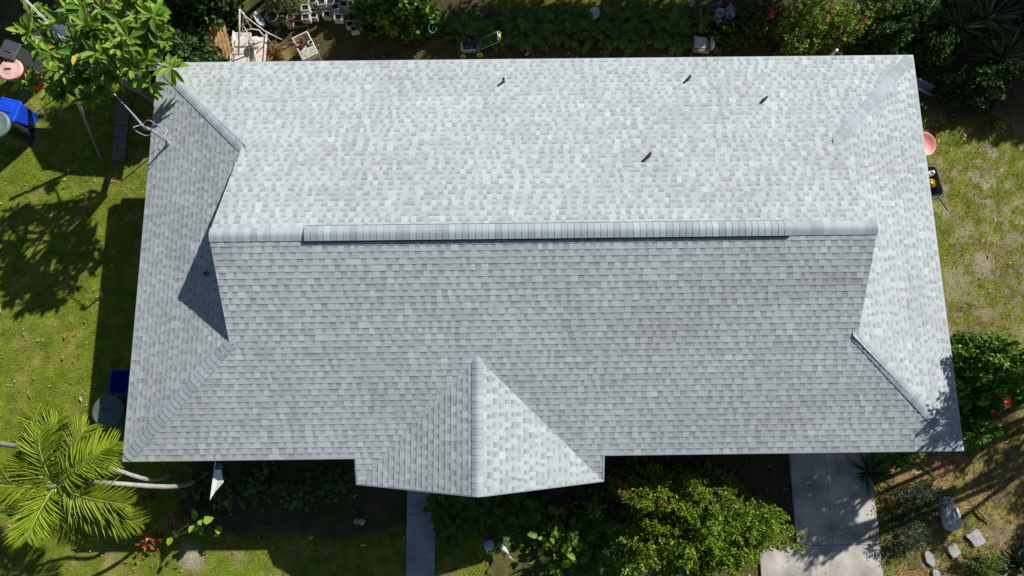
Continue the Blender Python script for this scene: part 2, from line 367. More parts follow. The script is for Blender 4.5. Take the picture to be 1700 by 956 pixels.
# roof
def rp(x, y): return Vector((x, y, 0))
def plane_z(kind, x, y):
    if kind == 'N': return HR-P1*y
    if kind == 'S': return HR+P1*y
    if kind == 'W': return HE+PH*(x+W2)
    if kind == 'E': return HE+PH*(W2-x)
    if kind == 'GW': return ZE+P2*(x-X0)
    if kind == 'GE': return ZE+P2*(X1-x)
PK = EX+0.09                         # the small gable's peak runs out a little further
SLOPES = [
 ('N', (W2, D2), (-1, 0), [[(W2, D2), (-W2, D2), (-W2+A_, D2-B_), (W2-A_, D2-B_)], [(W2-A_, D2-B_), (-W2+A_, D2-B_), (-RX, 0), (RX, 0)]], 'sunny back slope'),
 ('S', (-W2, -D2), (1, 0), [[(-W2, -D2), (W2, -D2), (W2-A_, -D2+B_), (-W2+A_, -D2+B_)], [(-W2+A_, -D2+B_), (W2-A_, -D2+B_), (RX, 0), (-RX, 0)],
                            [(X0, -D2-EX), (X0+0.9, -D2-EX), (X0+0.9, -D2), (X0, -D2)], [(X1-0.9, -D2-EX), (X1, -D2-EX), (X1, -D2), (X1-0.9, -D2)]], None),
 ('W', (-W2, D2), (0, -1), [[(-W2, D2), (-W2, -D2), (-W2+A_+.12, -D2+B_), (-W2+A_+.12, D2-B_)]], None),
 ('E', (W2, -D2), (0, 1), [[(W2, -D2), (W2, D2), (W2-A_-.12, D2-B_), (W2-A_-.12, -D2+B_)]], None),
 ('GW', (X0, APY), (0, -1), [[(X0, -D2-EX), (XM, -D2-PK), (XM, APY)]], None),
 ('GE', (X1, -D2-PK), (0, 1), [[(X1, -D2-EX), (XM, APY), (XM, -D2-PK)]], None)]
def clip(poly, clipper):
    out = poly
    k = len(clipper)
    for i in range(k):
        a, b = clipper[i], clipper[(i+1) % k]; inp = out; out = []
        if not inp: break
        ex, ey = b[0]-a[0], b[1]-a[1]
        sd = [ex*(p[1]-a[1])-ey*(p[0]-a[0]) for p in inp]
        for j in range(len(inp)):
            p, q, sp, sq = inp[j-1], inp[j], sd[j-1], sd[j]
            if sq >= -1e-9:
                if sp < -1e-9: t = sp/(sp-sq); out.append((p[0]+(q[0]-p[0])*t, p[1]+(q[1]-p[1])*t))
                out.append(q)
            elif sp >= -1e-9: t = sp/(sp-sq); out.append((p[0]+(q[0]-p[0])*t, p[1]+(q[1]-p[1])*t))
    return out
deck = MB()
for kd, o, u, polys, _ in SLOPES:
    for poly in polys:
        k = len(poly); top = [(x, y, plane_z(kd, x, y)-0.004) for x, y in poly]; bot = [(x, y, z-0.14) for x, y, z in top]
        if ccw(poly) != [(p[0], p[1]) for p in poly]: top.reverse(); bot.reverse()
        deck.add(top+bot, [tuple(range(k)), tuple(range(2*k-1, k-1, -1))]+[(i, k+i, k+(i+1) % k, (i+1) % k) for i in range(k)])
roof = deck.build('roof', m_fascia, house)
PAL = [(0.438, 0.475, 0.475), (0.417, 0.451, 0.452), (0.388, 0.421, 0.423), (0.449, 0.484, 0.486), (0.372, 0.4, 0.405), (0.425, 0.453, 0.451), (0.403, 0.436, 0.441)]
EXPO = 0.143
STAIN = [(at(1375, 470, 4.0).x, at(1375, 470, 4.0).y, 1.1, .35, .9), (at(1075, 560, 3.7).x, at(1075, 560, 3.7).y, 1.2, .45, .8), (at(1300, 700, 3.2).x, at(1300, 700, 3.2).y, 1.4, .5, .55)]
def tabs(kd, origin, u, polys):
    """laminated shingles: each course is a wedge, its tabs thick or thin, cut to the slope's outline"""
    V = []; F = []; C = []
    ux, uy = u
    sl_ = {'N': P1, 'S': P1, 'W': PH, 'E': PH, 'GW': P2, 'GE': P2}[kd]; run = EXPO/math.sqrt(1+sl_*sl_)
    vx, vy = (-uy, ux)                      # upslope, in plan
    cps = []
    for poly in polys:
        q = [((p[0]-origin[0])*ux+(p[1]-origin[1])*uy, (p[0]-origin[0])*vx+(p[1]-origin[1])*vy) for p in poly]; cps.append(ccw(q))
    vmin = min(p[1] for c in cps for p in c); vmax = max(p[1] for c in cps for p in c)
    umin = min(p[0] for c in cps for p in c); umax = max(p[0] for c in cps for p in c)
    i0 = math.floor(vmin/run)
    nz = math.sqrt(1+sl_*sl_)
    def emit(poly, t0, t1, v0, v1, col, base):
        if len(poly) < 3: return
        k = len(poly); o = len(V)
        for (a, b) in poly:
            x = origin[0]+a*ux+b*vx; y = origin[1]+a*uy+b*vy; t = t0+(t1-t0)*(b-v0)/(v1-v0)
            z = plane_z(kd, x, y); V.append((x, y, z+t*nz))
        for (a, b) in poly:
            x = origin[0]+a*ux+b*vx; y = origin[1]+a*uy+b*vy; V.append((x, y, plane_z(kd, x, y)-0.003))
        F.append(list(range(o, o+k))); C.append(col)
        for j in range(k): F.append([o+(j+1) % k, o+j, o+k+j, o+k+(j+1) % k]); C.append(base)
    rr = random.Random(hash(kd) % 1000 if False else {'N': 1, 'S': 2, 'W': 3, 'E': 4, 'GW': 5, 'GE': 6}[kd])
    for i in range(i0, int(vmax/run)+1):
        v0 = i*run+rr.uniform(-.0015, .0015); v1 = (i+1)*run
        uu = umin-rr.uniform(0, .5); row = rr.uniform(.97, 1.03); hi = rr.random() < .5; tone = rr.choice(PAL); nxt = 0
        while uu < umax:
            wdt = rr.choice((0.09, 0.11, 0.13, 0.15, 0.17)) if hi else rr.choice((0.075, 0.095, 0.12, 0.14))
            a0, a1 = uu, uu+wdt; uu = a1
            tone = rr.choice(PAL)
            k = rr.uniform(0.955, 1.045)*row
            wx, wy = origin[0]+a0*ux+v0*vx, origin[1]+a0*uy+v0*vy
            k *= 1-0.06*float(sstep(.52, .68, fbm(wx*.45+9, wy*1.1+4)))-0.05*float(sstep(.5, .7, fbm(wx*1.7+3, wy*.5+8)))
            dirt = max([max(0, 1-math.hypot((wx-sx_)/ra, (wy-sy_)/rb_))*dd for sx_, sy_, ra, rb_, dd in STAIN]+[0])
            tone_ = (tone[0]*(1-.2*dirt), tone[1]*(1-.22*dirt), tone[2]*(1-.26*dirt))
            if hi and rr.random() < .12: k *= 1.07
            t0 = 0.0118 if hi else 0.0102
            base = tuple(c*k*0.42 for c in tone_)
            for cp in cps:
                if a1 < min(p[0] for p in cp) or a0 > max(p[0] for p in cp): continue
                if v1 < min(p[1] for p in cp)-1e-6 or v0 > max(p[1] for p in cp): continue
                if hi:
                    pl = clip([(a0, v0), (a1, v0), (a1, v1), (a0, v1)], cp); emit(pl, t0, t0-.006, v0, v1, tuple(c*k*1.03 for c in tone_), base)
                else:
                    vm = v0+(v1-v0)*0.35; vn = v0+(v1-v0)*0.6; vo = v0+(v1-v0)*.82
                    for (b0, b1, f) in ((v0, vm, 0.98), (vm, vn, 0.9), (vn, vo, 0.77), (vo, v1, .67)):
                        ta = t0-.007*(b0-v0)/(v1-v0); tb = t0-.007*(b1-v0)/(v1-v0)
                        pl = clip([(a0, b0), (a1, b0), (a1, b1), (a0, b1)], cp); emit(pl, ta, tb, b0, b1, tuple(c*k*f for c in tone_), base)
            hi = not hi if rr.random() < .94 else hi
    me = bpy.data.meshes.new('roof_slope'); me.from_pydata(V, [], F)
    a = me.attributes.new('Col', 'FLOAT_COLOR', 'FACE'); c = np.ones((len(F), 4), dtype=np.float32); c[:, :3] = np.array(C); a.data.foreach_set('color', c.ravel())
    me.materials.append(m_shingle); me.update()
    return link('roof_slope', me, roof)
for kd, o, u, polys, lb in SLOPES: tabs(kd, o, u, polys)
# ridge and hip caps
def caps(A, B, n1, n2, half, lift, name='ridge_cap', step=0.143, thick=0.017, seed=0):
    """overlapping cap shingles from A (lower) to B; n1/n2 unit vectors across the two slopes, downhill"""
    A, B = Vector(A), Vector(B); d = (B-A); L = d.length; d.normalize(); k = int(L/step); step = L/k
    b = MB(); rr = random.Random(seed); up = Vector((0, 0, 1)); tone = PAL[0]
    for i in range(k):
        p = A+d*step*i; q = A+d*(step*(i+1)+0.01)
        t0, t1 = lift+thick, lift+0.003
        tone = rr.choice(PAL[:4]+PAL[6:]) if rr.random() < .7 else tone; kk = rr.choice((.84, .9, .95, 1.0, 1.05))*rr.uniform(.97, 1.03)
        c = tuple((x*kk*f) for x, f in zip(tone, (.87, .925, .96)))
        r1 = up*0.004
        N1, N2 = Vector(n1), Vector(n2); w_ = half
        prof = [(N1, 1.0, -0.006), (N1, .62, -.001), (N1, .28, -.001), (N1, 0.0, -.010), (N2, .28, -.001), (N2, .62, -.001), (N2, 1.0, -.006)]
        lo = [p+nn*w_*f+up*(t0+h_) for nn, f, h_ in prof]; hi_ = [q+nn*w_*f+up*(t1+h_*.6) for nn, f, h_ in prof]; bt = [p+nn*w_*f-up*.012 for nn, f, h_ in prof]
        fs_ = [(j, j+1, 8+j, 7+j) for j in range(6)]
        if (lo[1]-lo[0]).cross(hi_[0]-lo[0]).z < 0: fs_ = [f[::-1] for f in fs_]
        b.cur = c; b.add(lo+hi_, fs_); b.cur = tuple(x*.35 for x in c); b.add(lo+bt, [(j, 7+j, 8+j, j+1) for j in range(6)])
        b.add([lo[0], hi_[0], hi_[0]-up*.02, lo[0]-up*.02, lo[6], hi_[6], hi_[6]-up*.02, lo[6]-up*.02], [(0, 1, 2, 3), (7, 6, 5, 4)])
    return b.build(name, m_shingle, roof, col=True, smooth=True)
def dn(kd):
    g_ = {'N': (0, 1, -P1), 'S': (0, -1, -P1), 'W': (-1, 0, -PH), 'E': (1, 0, -PH), 'GW': (-1, 0, -P2), 'GE': (1, 0, -P2)}[kd]; return Vector(g_).normalized()
def across(kd, d):
    n = dn(kd); hz = {'N': Vector((1, 0, 0)), 'S': Vector((1, 0, 0)), 'W': Vector((0, 1, 0)), 'E': Vector((0, 1, 0))}[kd]
    nor = n.cross(hz); v = nor.cross(d).normalized()
    return v if v.dot(n) > 0 else -v
VXL, VXR = at(507, 384, HR).x, at(1311, 375, HR).x
ridge_l = caps((-RX+.01, 0, HR), (VXL, 0, HR), dn('N'), dn('S'), 0.165, 0.017, thick=0.010, seed=1)
ridge_r = caps((RX-.01, 0, HR), (VXR, 0, HR), dn('N'), dn('S'), 0.165, 0.017, thick=0.010, seed=2)
rv = MB(); hh = 0.195; n1, n2 = dn('N'), dn('S')
for (xa, xb) in ((VXL, VXR),):
    pr = [Vector((0, 0, 0.048))+n1*hh, Vector((0, 0, 0.055)), Vector((0, 0, 0.048))+n2*hh, Vector((0, 0, 0.012))+n2*hh, Vector((0, 0, 0.0)), Vector((0, 0, 0.012))+n1*hh]
    vs_ = [(xa, p.y, HR+p.z) for p in pr]+[(xb, p.y, HR+p.z) for p in pr]
    rv.add(vs_, [(5, 4, 3, 2, 1, 0), (6, 7, 8, 9, 10, 11)]+[(i, (i+1) % 6, 6+(i+1) % 6, 6+i) for i in range(6)])
vent = rv.build('ridge_vent', m_black, roof)
vc = caps((VXL-.01, 0, HR), (VXR+.01, 0, HR), n1, n2, 0.178, 0.062, name='vent_cap', seed=3, thick=0.011); vc.parent = roof
for sx, sy, a, b in ((-1, 1, 'N', 'W'), (-1, -1, 'S', 'W'), (1, 1, 'N', 'E'), (1, -1, 'S', 'E')):
    p = Vector((sx*W2, sy*D2, HE)); q = Vector((sx*(W2-A_), sy*(D2-B_), HG)); d = (q-p).normalized()
    caps(p+d*0.15, q+d*0.01, across(a, d), across(b, d), 0.15, 0.017, name='hip_cap', thick=0.013, seed=10+sx*2+sy)
caps((XM, -D2-PK+.005, ZP), (XM, APY+.04, ZP), dn('GW'), dn('GE'), 0.14, 0.015, seed=20, thick=0.012)
# main gable end walls and their louvres, small gable wall
for sx in (-1, 1):
    gw = MB(); xw = sx*(W2-A_-0.05); hg = HG-0.16; hr = HR-0.16; yb = D2-B_
    gw.add([(xw, -yb, hg-.1), (xw, yb, hg-.1), (xw, yb, hg), (xw, 0, hr), (xw, -yb, hg), (xw-sx*.1, -yb, hg-.1), (xw-sx*.1, yb, hg-.1), (xw-sx*.1, 0, hr)],
           [(0, 1, 2, 3, 4), (5, 6, 7), (0, 5, 7, 3), (1, 6, 7, 3)])
    o = gw.build('gable_wall', m_white, roof)
sg = MB(); yw = -D2-EX+0.35
sg.add([(X0+.35, yw, 2.6), (X1-.35, yw, 2.6), (X1-.35, yw, ZE), (XM, yw, ZP-.17), (X0+.35, yw, ZE), (XM, yw+.1, ZP-.17), (X0+.35, yw+.1, 2.6), (X1-.35, yw+.1, 2.6)], [(0, 1, 2, 3, 4), (6, 5, 7), (3, 5, 6, 4), (3, 2, 7, 5)])
sg.build('gable_wall', m_white, roof)
# drip edge: thin bright metal along the eaves
de = MB()
def strip(a, b, out, z_=0.0):
    a, b = Vector(a), Vector(b); o = Vector(out)*0.012
    de.add([a-o*2+Vector((0, 0, 0.016)), b-o*2+Vector((0, 0, 0.016)), b+o+Vector((0, 0, 0.006)), a+o+Vector((0, 0, 0.006)), a+o-Vector((0, 0, .05)), b+o-Vector((0, 0, .05))], [(0, 1, 2, 3), (3, 2, 5, 4)])
strip((-W2, D2, HE), (W2, D2, HE), (0, 1, 0)); strip((W2, D2, HE), (W2, -D2, HE), (1, 0, 0)); strip((-W2, -D2, HE), (-W2, D2, HE), (-1, 0, 0))
strip((-W2, -D2, HE), (X0, -D2, HE), (0, -1, 0)); strip((X1, -D2, HE), (W2, -D2, HE), (0, -1, 0))
strip((X0, -D2, HE), (X0, -D2-EX, ZE), (-1, 0, 0)); strip((X1, -D2-EX, ZE), (X1, -D2, HE), (1, 0, 0))
strip((X0, -D2-EX, ZE), (XM, -D2-PK, ZP), (0, -1, 0)); strip((XM, -D2-PK, ZP), (X1, -D2-EX, ZE), (0, -1, 0))
de.build('drip_edge', m_ltgrey, roof)
# plumbing vent pipes
def roof_hit(px, py, kd):
    d = Vector(tuple(CR @ np.array([(px-850)/CF, -(py-478)/CF, -1.0]))); o = Vector(CC); lo, hi = 5, 20
    for _ in range(50):
        m_ = (lo+hi)/2; p = o+d*m_
        if p.z > plane_z(kd, p.x, p.y): lo = m_
        else: hi = m_
    return o+d*lo
for (px, py, kd, r_, h_) in ((836, 136, 'N', .036, .17), (1142, 132, 'N', .034, .17), (1268, 166, 'N', .034, .15), (1076, 260, 'N', .038, .19), (344, 455, 'W', .05, .1)):
    p = roof_hit(px, py, kd); b = MB()
    b.lathe([(r_, -.05), (r_, h_), (r_*.8, h_), (r_*.8, h_-.08), (0.001, h_-.08)], p, 12)
    b.lathe([(r_*1.5, -.01), (r_*1.15, .045), (r_*1.0, .05)], p, 12)
    b.build('vent_pipe', m_lead, roof, smooth=True)
# service mast and cables
mb = Vector((-9.31, 2.72, 3.15)); mt = Vector((-9.31, 2.78, 3.80))
b = MB(); b.tube([mb-Vector((0, 0, .3)), mt], .03, 10); b.lathe([(.09, 0.0), (.05, .06), (.035, .1)], mb, 12)
mast = b.build('service_mast', m_galv, house, smooth=True)
b = MB(); b.tube([mt-Vector((0, 0, .05)), mt+Vector((-.03, .0, .06)), mt+Vector((-.12, .03, .05)), mt+Vector((-.16, .04, -.03))], [.035, .05, .055, .04], 10)
b.build('weatherhead', m_lead, mast, smooth=True)

def ordn(i):
    W1 = ['first', 'second', 'third', 'fourth', 'fifth', 'sixth', 'seventh', 'eighth', 'ninth', 'tenth', 'eleventh', 'twelfth', 'thirteenth', 'fourteenth', 'fifteenth', 'sixteenth', 'seventeenth', 'eighteenth', 'nineteenth', 'twentieth', 'twenty first', 'twenty second', 'twenty third', 'twenty fourth']
    return W1[i-1]
# ------------------------------------------------------------------ foliage
def norm(v): return v/np.maximum(np.linalg.norm(v, axis=-1, keepdims=True), 1e-9)
def leaf_geo(P, Dr, N, L, asp, C, fold=0.25, droop=0.1, shape=(0.35, 0.75)):
    """two folded quads a leaf. P base, Dr axis, N rough normal, L length, asp half width/length"""
    Dr = norm(Dr); S_ = norm(np.cross(Dr, N)); N = np.cross(S_, Dr); L = np.asarray(L)[:, None]; Wd = L*asp
    tip = P+Dr*L-N*L*droop
    l1 = P+Dr*L*shape[0]+S_*Wd+N*Wd*fold; r1 = P+Dr*L*shape[0]-S_*Wd+N*Wd*fold
    l2 = P+Dr*L*shape[1]+S_*Wd*.75+N*(Wd*fold*.75-L*droop*.5); r2 = P+Dr*L*shape[1]-S_*Wd*.75+N*(Wd*fold*.75-L*droop*.5)
    V = np.stack([P, r1, r2, tip, l2, l1], 1).reshape(-1, 3); n = len(P); b = np.arange(n)[:, None]*6
    F = np.stack([b+np.array([0, 1, 2, 3]), b+np.array([0, 3, 4, 5])], 1).reshape(-1, 4)
    return V, F, np.repeat(C, 2, axis=0)
def rdir(n, up=0.0):
    v = norm(rng.normal(size=(n, 3))); v[:, 2] += up; return norm(v)
def pick(pal, n, jit=0.25):
    pal = np.array(pal); c = pal[rng.integers(0, len(pal), n)]; return c*rng.uniform(1-jit, 1+jit, (n, 1))
G_MID = [(0.07, 0.13, 0.02), (0.1, 0.17, 0.025), (0.05, 0.1, 0.02)]
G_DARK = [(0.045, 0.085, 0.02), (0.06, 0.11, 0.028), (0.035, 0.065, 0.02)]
G_LIME = [(0.16, 0.25, 0.025), (0.11, 0.19, 0.02), (0.2, 0.28, 0.03)]
def shrub_crown(rx, ry, h, n, per, L, pal, asp=0.3, z0=0.15, spread=0.5, rough=0.3, lum=0.35, seed=1, shell=0.5, flat=1.0):
    r_ = np.random.default_rng(seed)
    d = norm(r_.normal(size=(n, 3))); d[:, 2] = np.abs(d[:, 2])*1.0-0.15
    az = np.arctan2(d[:, 1], d[:, 0]); ph = r_.uniform(0, 6.28, 6)
    lob = 1+rough*(0.5*np.sin(3*az+ph[0]+2*d[:, 2])+0.35*np.sin(5*az+ph[1])+0.3*np.sin(9*az+ph[2]+5*d[:, 2])+0.25*np.sin(14*az+ph[3]))
    rad = (shell+(1-shell)*r_.random(n)**0.6)*lob
    c = d*rad[:, None]; c[:, 2] = np.sign(c[:, 2])*np.abs(c[:, 2])**flat; c = c*np.array([rx, ry, h]); c[:, 2] *= (.62+.62*fbm(c[:, 0]*2.1+seed, c[:, 1]*2.1+7, 3)) if flat < .9 else 1; c[:, 2] = np.maximum(c[:, 2], 0.02)+z0
    ax = norm(d+r_.normal(size=(n, 3))*0.45+np.array([0, 0, 0.5]))
    pal = np.array(pal); w_ = fbm(c[:, 0]*1.6+seed, c[:, 1]*1.6+3, 3)*1.5-.25+r_.normal(size=n)*.09
    cc = pal[np.clip((w_*len(pal)).astype(int), 0, len(pal)-1)]*r_.uniform(1-lum, 1+lum, (n, 1))
    t = r_.random((n, per)); sl_ = L*spread*3.0
    P = c[:, None, :]+ax[:, None, :]*(t[..., None]-.5)*sl_+r_.normal(size=(n, per, 3))*L*0.35
    Dd = norm(r_.normal(size=(n, per, 3))+ax[:, None, :]*0.8)
    N = norm(np.array([0, 0, 1.0])+r_.normal(size=(n, per, 3))*0.5)
    C = np.repeat(cc[:, None, :], per, 1)*r_.uniform(0.75, 1.3, (n, per, 1))
    return leaf_geo(P.reshape(-1, 3), Dd.reshape(-1, 3), N.reshape(-1, 3), r_.uniform(.65, 1.2, n*per)*L, asp, C.reshape(-1, 3)), c
def stems_to(parent, targets, base=(0, 0, 0), r=0.02, m=m_bark, name='stem'):
    b = MB()
    for t in targets:
        t = Vector(t); o = Vector(base)+Vector((random.uniform(-.1, .1), random.uniform(-.1, .1), -0.05)); mid = o.lerp(t, .5)+Vector((random.uniform(-.1, .1), random.uniform(-.1, .1), .1))
        b.tube([o, o.lerp(mid, .6), mid, t], [r, r*.8, r*.6, r*.25], 5)
    return b.build(name, m, parent, smooth=True)
def flower_mesh(r, col, n=5):
    b = MB()
    for i in range(n):
        a = 6.283*i/n; c, s = math.cos(a), math.sin(a); c2, s2 = math.cos(a+.55), math.sin(a+.55); c3, s3 = math.cos(a-.55), math.sin(a-.55)
        b.cur = tuple(x*random.uniform(.8, 1.15) for x in col)
        b.add([(0, 0, 0), (c3*r*.75, s3*r*.75, r*.4), (c*r, s*r, r*.25), (c2*r*.75, s2*r*.75, r*.4)], [(0, 1, 2, 3)])
    return b
def bush(name, label, cat, loc, rx, ry, h, n=300, per=14, L=0.09, pal=G_MID, rz=0.0, group=None, m=None, flowers=None, **kw):
    t = thing(name, label, cat, loc, rz, group)
    (V, F, C), c = shrub_crown(rx, ry, h, n, per, L, pal, seed=kw.pop('seed', random.randrange(9999)), **kw)
    npmesh('foliage', V, F, m or m_leaf, t, C)
    ii = rng.choice(len(c), min(9, len(c)), replace=False); stems_to(t, [tuple(c[i]*np.array([.8, .8, .8])) for i in ii], r=0.02+0.01*h)
    if flowers:
        fr, fc, pts = flowers
        me0 = None
        for (fx, fy, fz) in pts:
            if me0 is None:
                fo = flower_mesh(fr, fc).build('flower', m_petal, t, col=True); me0 = fo.data
            else: fo = link('flower', me0, t)
            fo.location = (fx, fy, fz); fo.rotation_euler = (random.uniform(-.5, .5), random.uniform(-.5, .5), random.uniform(0, 6)); fo.scale = (random.uniform(.8, 1.2),)*3
    return t
def tree(name, label, loc, trunk_h, crown_r, crown_h, n=500, per=12, L=0.16, pal=G_MID, crown_off=(0, 0), group=None, seed=None, shell=.35, asp=.3):
    t = thing(name, label, 'tree', loc, 0, group)
    (V, F, C), c = shrub_crown(crown_r, crown_r, crown_h, n, per, L, pal, z0=0, spread=.6, rough=.35, shell=shell, asp=asp, seed=seed or random.randrange(9999))
    V = V+np.array([crown_off[0], crown_off[1], trunk_h])
    npmesh('crown', V, F, m_leafdull, t, C)
    b = MB(); top = Vector((crown_off[0]*.8, crown_off[1]*.8, trunk_h)); b.tube([(0, 0, -.1), (0.05, 0.03, trunk_h*.4), top], [.11, .085, .05], 10)
    for i in rng.choice(len(c), 12, replace=False):
        q = Vector(tuple(c[i]))+Vector((crown_off[0], crown_off[1], trunk_h)); b.tube([top-Vector((0, 0, .3)), top.lerp(q, .5)+Vector((0, 0, .1)), q], [.06, .035, .012], 5)
    b.build('trunk', m_bark, t, smooth=True)
    return t
def frond_geo(base, az, length, elev, droop, npair, leaf_len, asp, pal, curve=1.0, lift=0.35, r_=None, tipfall=.3):
    """a feathery frond: returns leaf arrays and the rachis path"""
    r_ = r_ or rng
    n = npair; t = np.linspace(0.08, 1, n)
    h = np.array([math.cos(az), math.sin(az), 0]); 
    s = t*length
    hor = s*math.cos(elev)*(1-0.12*t**2); ver = s*math.sin(elev)-droop*length*t**2
    P = np.array(base)+h*hor[:, None]+np.array([0, 0, 1])*ver[:, None]
    tan = norm(np.gradient(P, axis=0)); side = np.array([-math.sin(az), math.cos(az), 0]); up = norm(np.cross(tan, side)); up = np.where(up[:, 2:3] < 0, -up, up)
    prof = np.sin(np.pi*np.clip(t*0.88+0.09, 0, 1))**0.6
    out = []
    for sg in (-1, 1):
        fw = 0.45+0.55*t[:, None]*curve
        Dd = norm(side*sg+tan*fw+up*lift-np.array([0, 0, 1])*0.12+r_.normal(size=(n, 3))*(0.12 if leaf_len > .4 else .07))
        c = np.array(pal)[r_.integers(0, len(pal), n)]*r_.uniform(.85, 1.15, (n, 1))
        out.append(leaf_geo(P, Dd, up+side*sg*-0.5, leaf_len*prof*r_.uniform(.85, 1.1, n), asp, c, fold=.3, droop=tipfall, shape=(.3, .7)))
    V = np.concatenate([out[0][0], out[1][0]]); F = np.concatenate([out[0][1], out[1][1]+len(out[0][0])]); C = np.concatenate([out[0][2], out[1][2]])
    return V, F, C, np.concatenate([[base], P])
FERN_ME = []
def make_fern_mesh(seed):
    r_ = np.random.default_rng(seed); VV = []; FF = []; CC_ = []; o = 0
    for k in range(15):
        az = k*2.4+r_.uniform(-.3, .3); ln = r_.uniform(.55, .95)
        V, F, C, _ = frond_geo((0, 0, .05), az, ln, R(r_.uniform(25, 65)), r_.uniform(.35, .6), 22, .11, .16, [(0.09, 0.17, 0.028), (0.12, 0.2, 0.04), (0.065, 0.13, 0.025)], curve=.3, lift=.05, r_=r_, tipfall=.1)
        VV.append(V); FF.append(F+o); CC_.append(C); o += len(V)
    o_ = npmesh('fern', np.concatenate(VV), np.concatenate(FF), m_leafdull, None, np.concatenate(CC_)); me = o_.data; bpy.data.objects.remove(o_); return me
FERN_ME = [make_fern_mesh(s) for s in (1, 2, 3)]
def ferns(spots, label, group, sc=1.0):
    for i, (px, py) in enumerate(sorted(spots)):
        o = link('fern', FERN_ME[i % 3]); p = at(px, py, .35); o.location = (p.x, p.y, -0.02); o.rotation_euler = (0, 0, random.uniform(0, 6.3))
        s_ = sc*random.uniform(.8, 1.25); o.scale = (s_, s_, s_*random.uniform(.8, 1.2)); tag(o, ordn(i+1)+' '+label, 'fern', group)
def rosette_plant(name, label, cat, loc, n, L, asp, pal, elev=(10, 70), droop=.25, m=None, group=None):
    az = rng.uniform(0, 6.28, n); el = np.radians(rng.uniform(elev[0], elev[1], n))
    Dd = np.stack([np.cos(az)*np.cos(el), np.sin(az)*np.cos(el), np.sin(el)], -1)
    V, F, C = leaf_geo(np.zeros((n, 3))+np.array([0, 0, .05]), Dd, np.array([[0, 0, 1.0]])+Dd*.01, rng.uniform(.7, 1.1, n)*L, asp, pick(pal, n), fold=.5, droop=droop, shape=(.3, .7))
    o = npmesh(name, V, F, m or m_leafdull, None, C); o.location = loc; tag(o, label, cat, group); return o
def broad_plant(name, label, cat, loc, n, rx, ry, h, L, pal, asp=.38, m=None, group=None):
    """loose mound of broad leaves on stalks"""
    q = rng.normal(size=(n, 2))*.45; q = q/np.maximum(1, np.hypot(q[:, 0], q[:, 1]))[:, None]
    z = h*(1-0.6*(q**2).sum(1))*rng.uniform(.4, 1, n); P = np.stack([q[:, 0]*rx, q[:, 1]*ry, z], -1)
    Dd = norm(np.stack([q[:, 0], q[:, 1], np.zeros(n)], -1)*1.2+rng.normal(size=(n, 3))*.6+np.array([0, 0, -.15]))
    V, F, C = leaf_geo(P, Dd, np.array([[0, 0, 1.]])+rng.normal(size=(n, 3))*.35, rng.uniform(.6, 1.2, n)*L, asp, pick(pal, n, .35), fold=.2, droop=.2, shape=(.25, .7))
    t = thing(name, label, cat, loc, 0, group)
    npmesh('foliage', V, F, m or m_leaf, t, C)
    stems_to(t, [tuple(P[i]) for i in rng.choice(n, min(n, 14), replace=False)], r=.009, m=m_leafstem)
    return t
m_leafstem = mat('green_stalk', (0.09, 0.12, 0.04), rough=.6)
exec_order = None

# ------------------------------------------------------------------ the big-leaved tree at the top left corner
base = at(262, 172, 0); tr = thing('big_leaved_tree', 'tree with big glossy leaves in rosettes reaching over the roof corner', 'tree', (base.x, base.y, 0))
heads = []
rr = random.Random(5)
def ros_z(px, py): return 3.9+0.9*math.exp(-(((px-170)/110)**2+((py-50)/80)**2))+rr.uniform(-.35, .35)
k = 0
while len(heads) < 60 and k < 5000:
    k += 1
    a = rr.uniform(0, 6.28); q = math.sqrt(rr.random()); px = 165+118*q*math.cos(a); py = 52+92*q*math.sin(a)
    if px < 95 and py < 20: continue
    if any((px-h[0])**2+(py-h[1])**2 < 18.5**2 for h in heads): continue
    heads.append((px, py, ros_z(px, py)))
heads += [(284, 112, 3.9), (44, 136, 3.6), (85, 143, 3.7), (112, 150, 3.8), (150, 128, 4.0), (248, 142, 3.8), (252, 40, 4.2), (225, 20, 4.4), (262, 70, 4.1), (155, 165, 3.9)]
VV = []; FF = []; CC_ = []; o = 0
hub = at(228, 150, 2.3)-base
for (px, py, z) in heads:
    p = at(px, py, z)-base
    n = rr.randint(12, 17); az = rng.uniform(0, 6.28, n); el = np.radians(rng.uniform(-12, 48, n)); tilt = rng.normal(size=3)*.25
    Dd = norm(np.stack([np.cos(az)*np.cos(el), np.sin(az)*np.cos(el), np.sin(el)], -1)+tilt)
    nn = norm(np.array([[0, 0, 1.]])+Dd*.05+rng.normal(size=(n, 3))*.15)
    pal = [(0.16, 0.28, 0.03), (0.2, 0.32, 0.04), (0.11, 0.22, 0.028), (0.25, 0.34, 0.045)]
    C = pick(pal, n, .2); yl = rng.random(n) < .012; C[yl] = np.array([.5, .38, .04])
    if rr.random() < .1: C[0] = np.array([.45, .18, .04])
    V, F, C = leaf_geo(np.zeros((n, 3))+np.array(tuple(p)), Dd, nn, rng.uniform(.27, .46, n), .18, C, fold=.3, droop=.18, shape=(.4, .75))
    VV.append(V); FF.append(F+o); CC_.append(C); o += len(V)
npmesh('leaves', np.concatenate(VV), np.concatenate(FF), m_leaf, tr, np.concatenate(CC_))
b = MB(); b.tube([(0, 0, -.1), (.02, .02, 1.0), tuple(hub)], [.11, .095, .08], 10)
subs = []
for i in range(9):
    h = heads[(i*8+3) % len(heads)]; p = at(h[0], h[1], h[2]-.45)-base; m_ = hub.lerp(p, .55)+Vector((rr.uniform(-.1, .1), rr.uniform(-.1, .1), .15)); subs.append(m_)
    b.tube([hub-Vector((0, 0, .1)), hub.lerp(m_, .5)-Vector((0, 0, .05)), m_], [.055, .045, .036], 8)
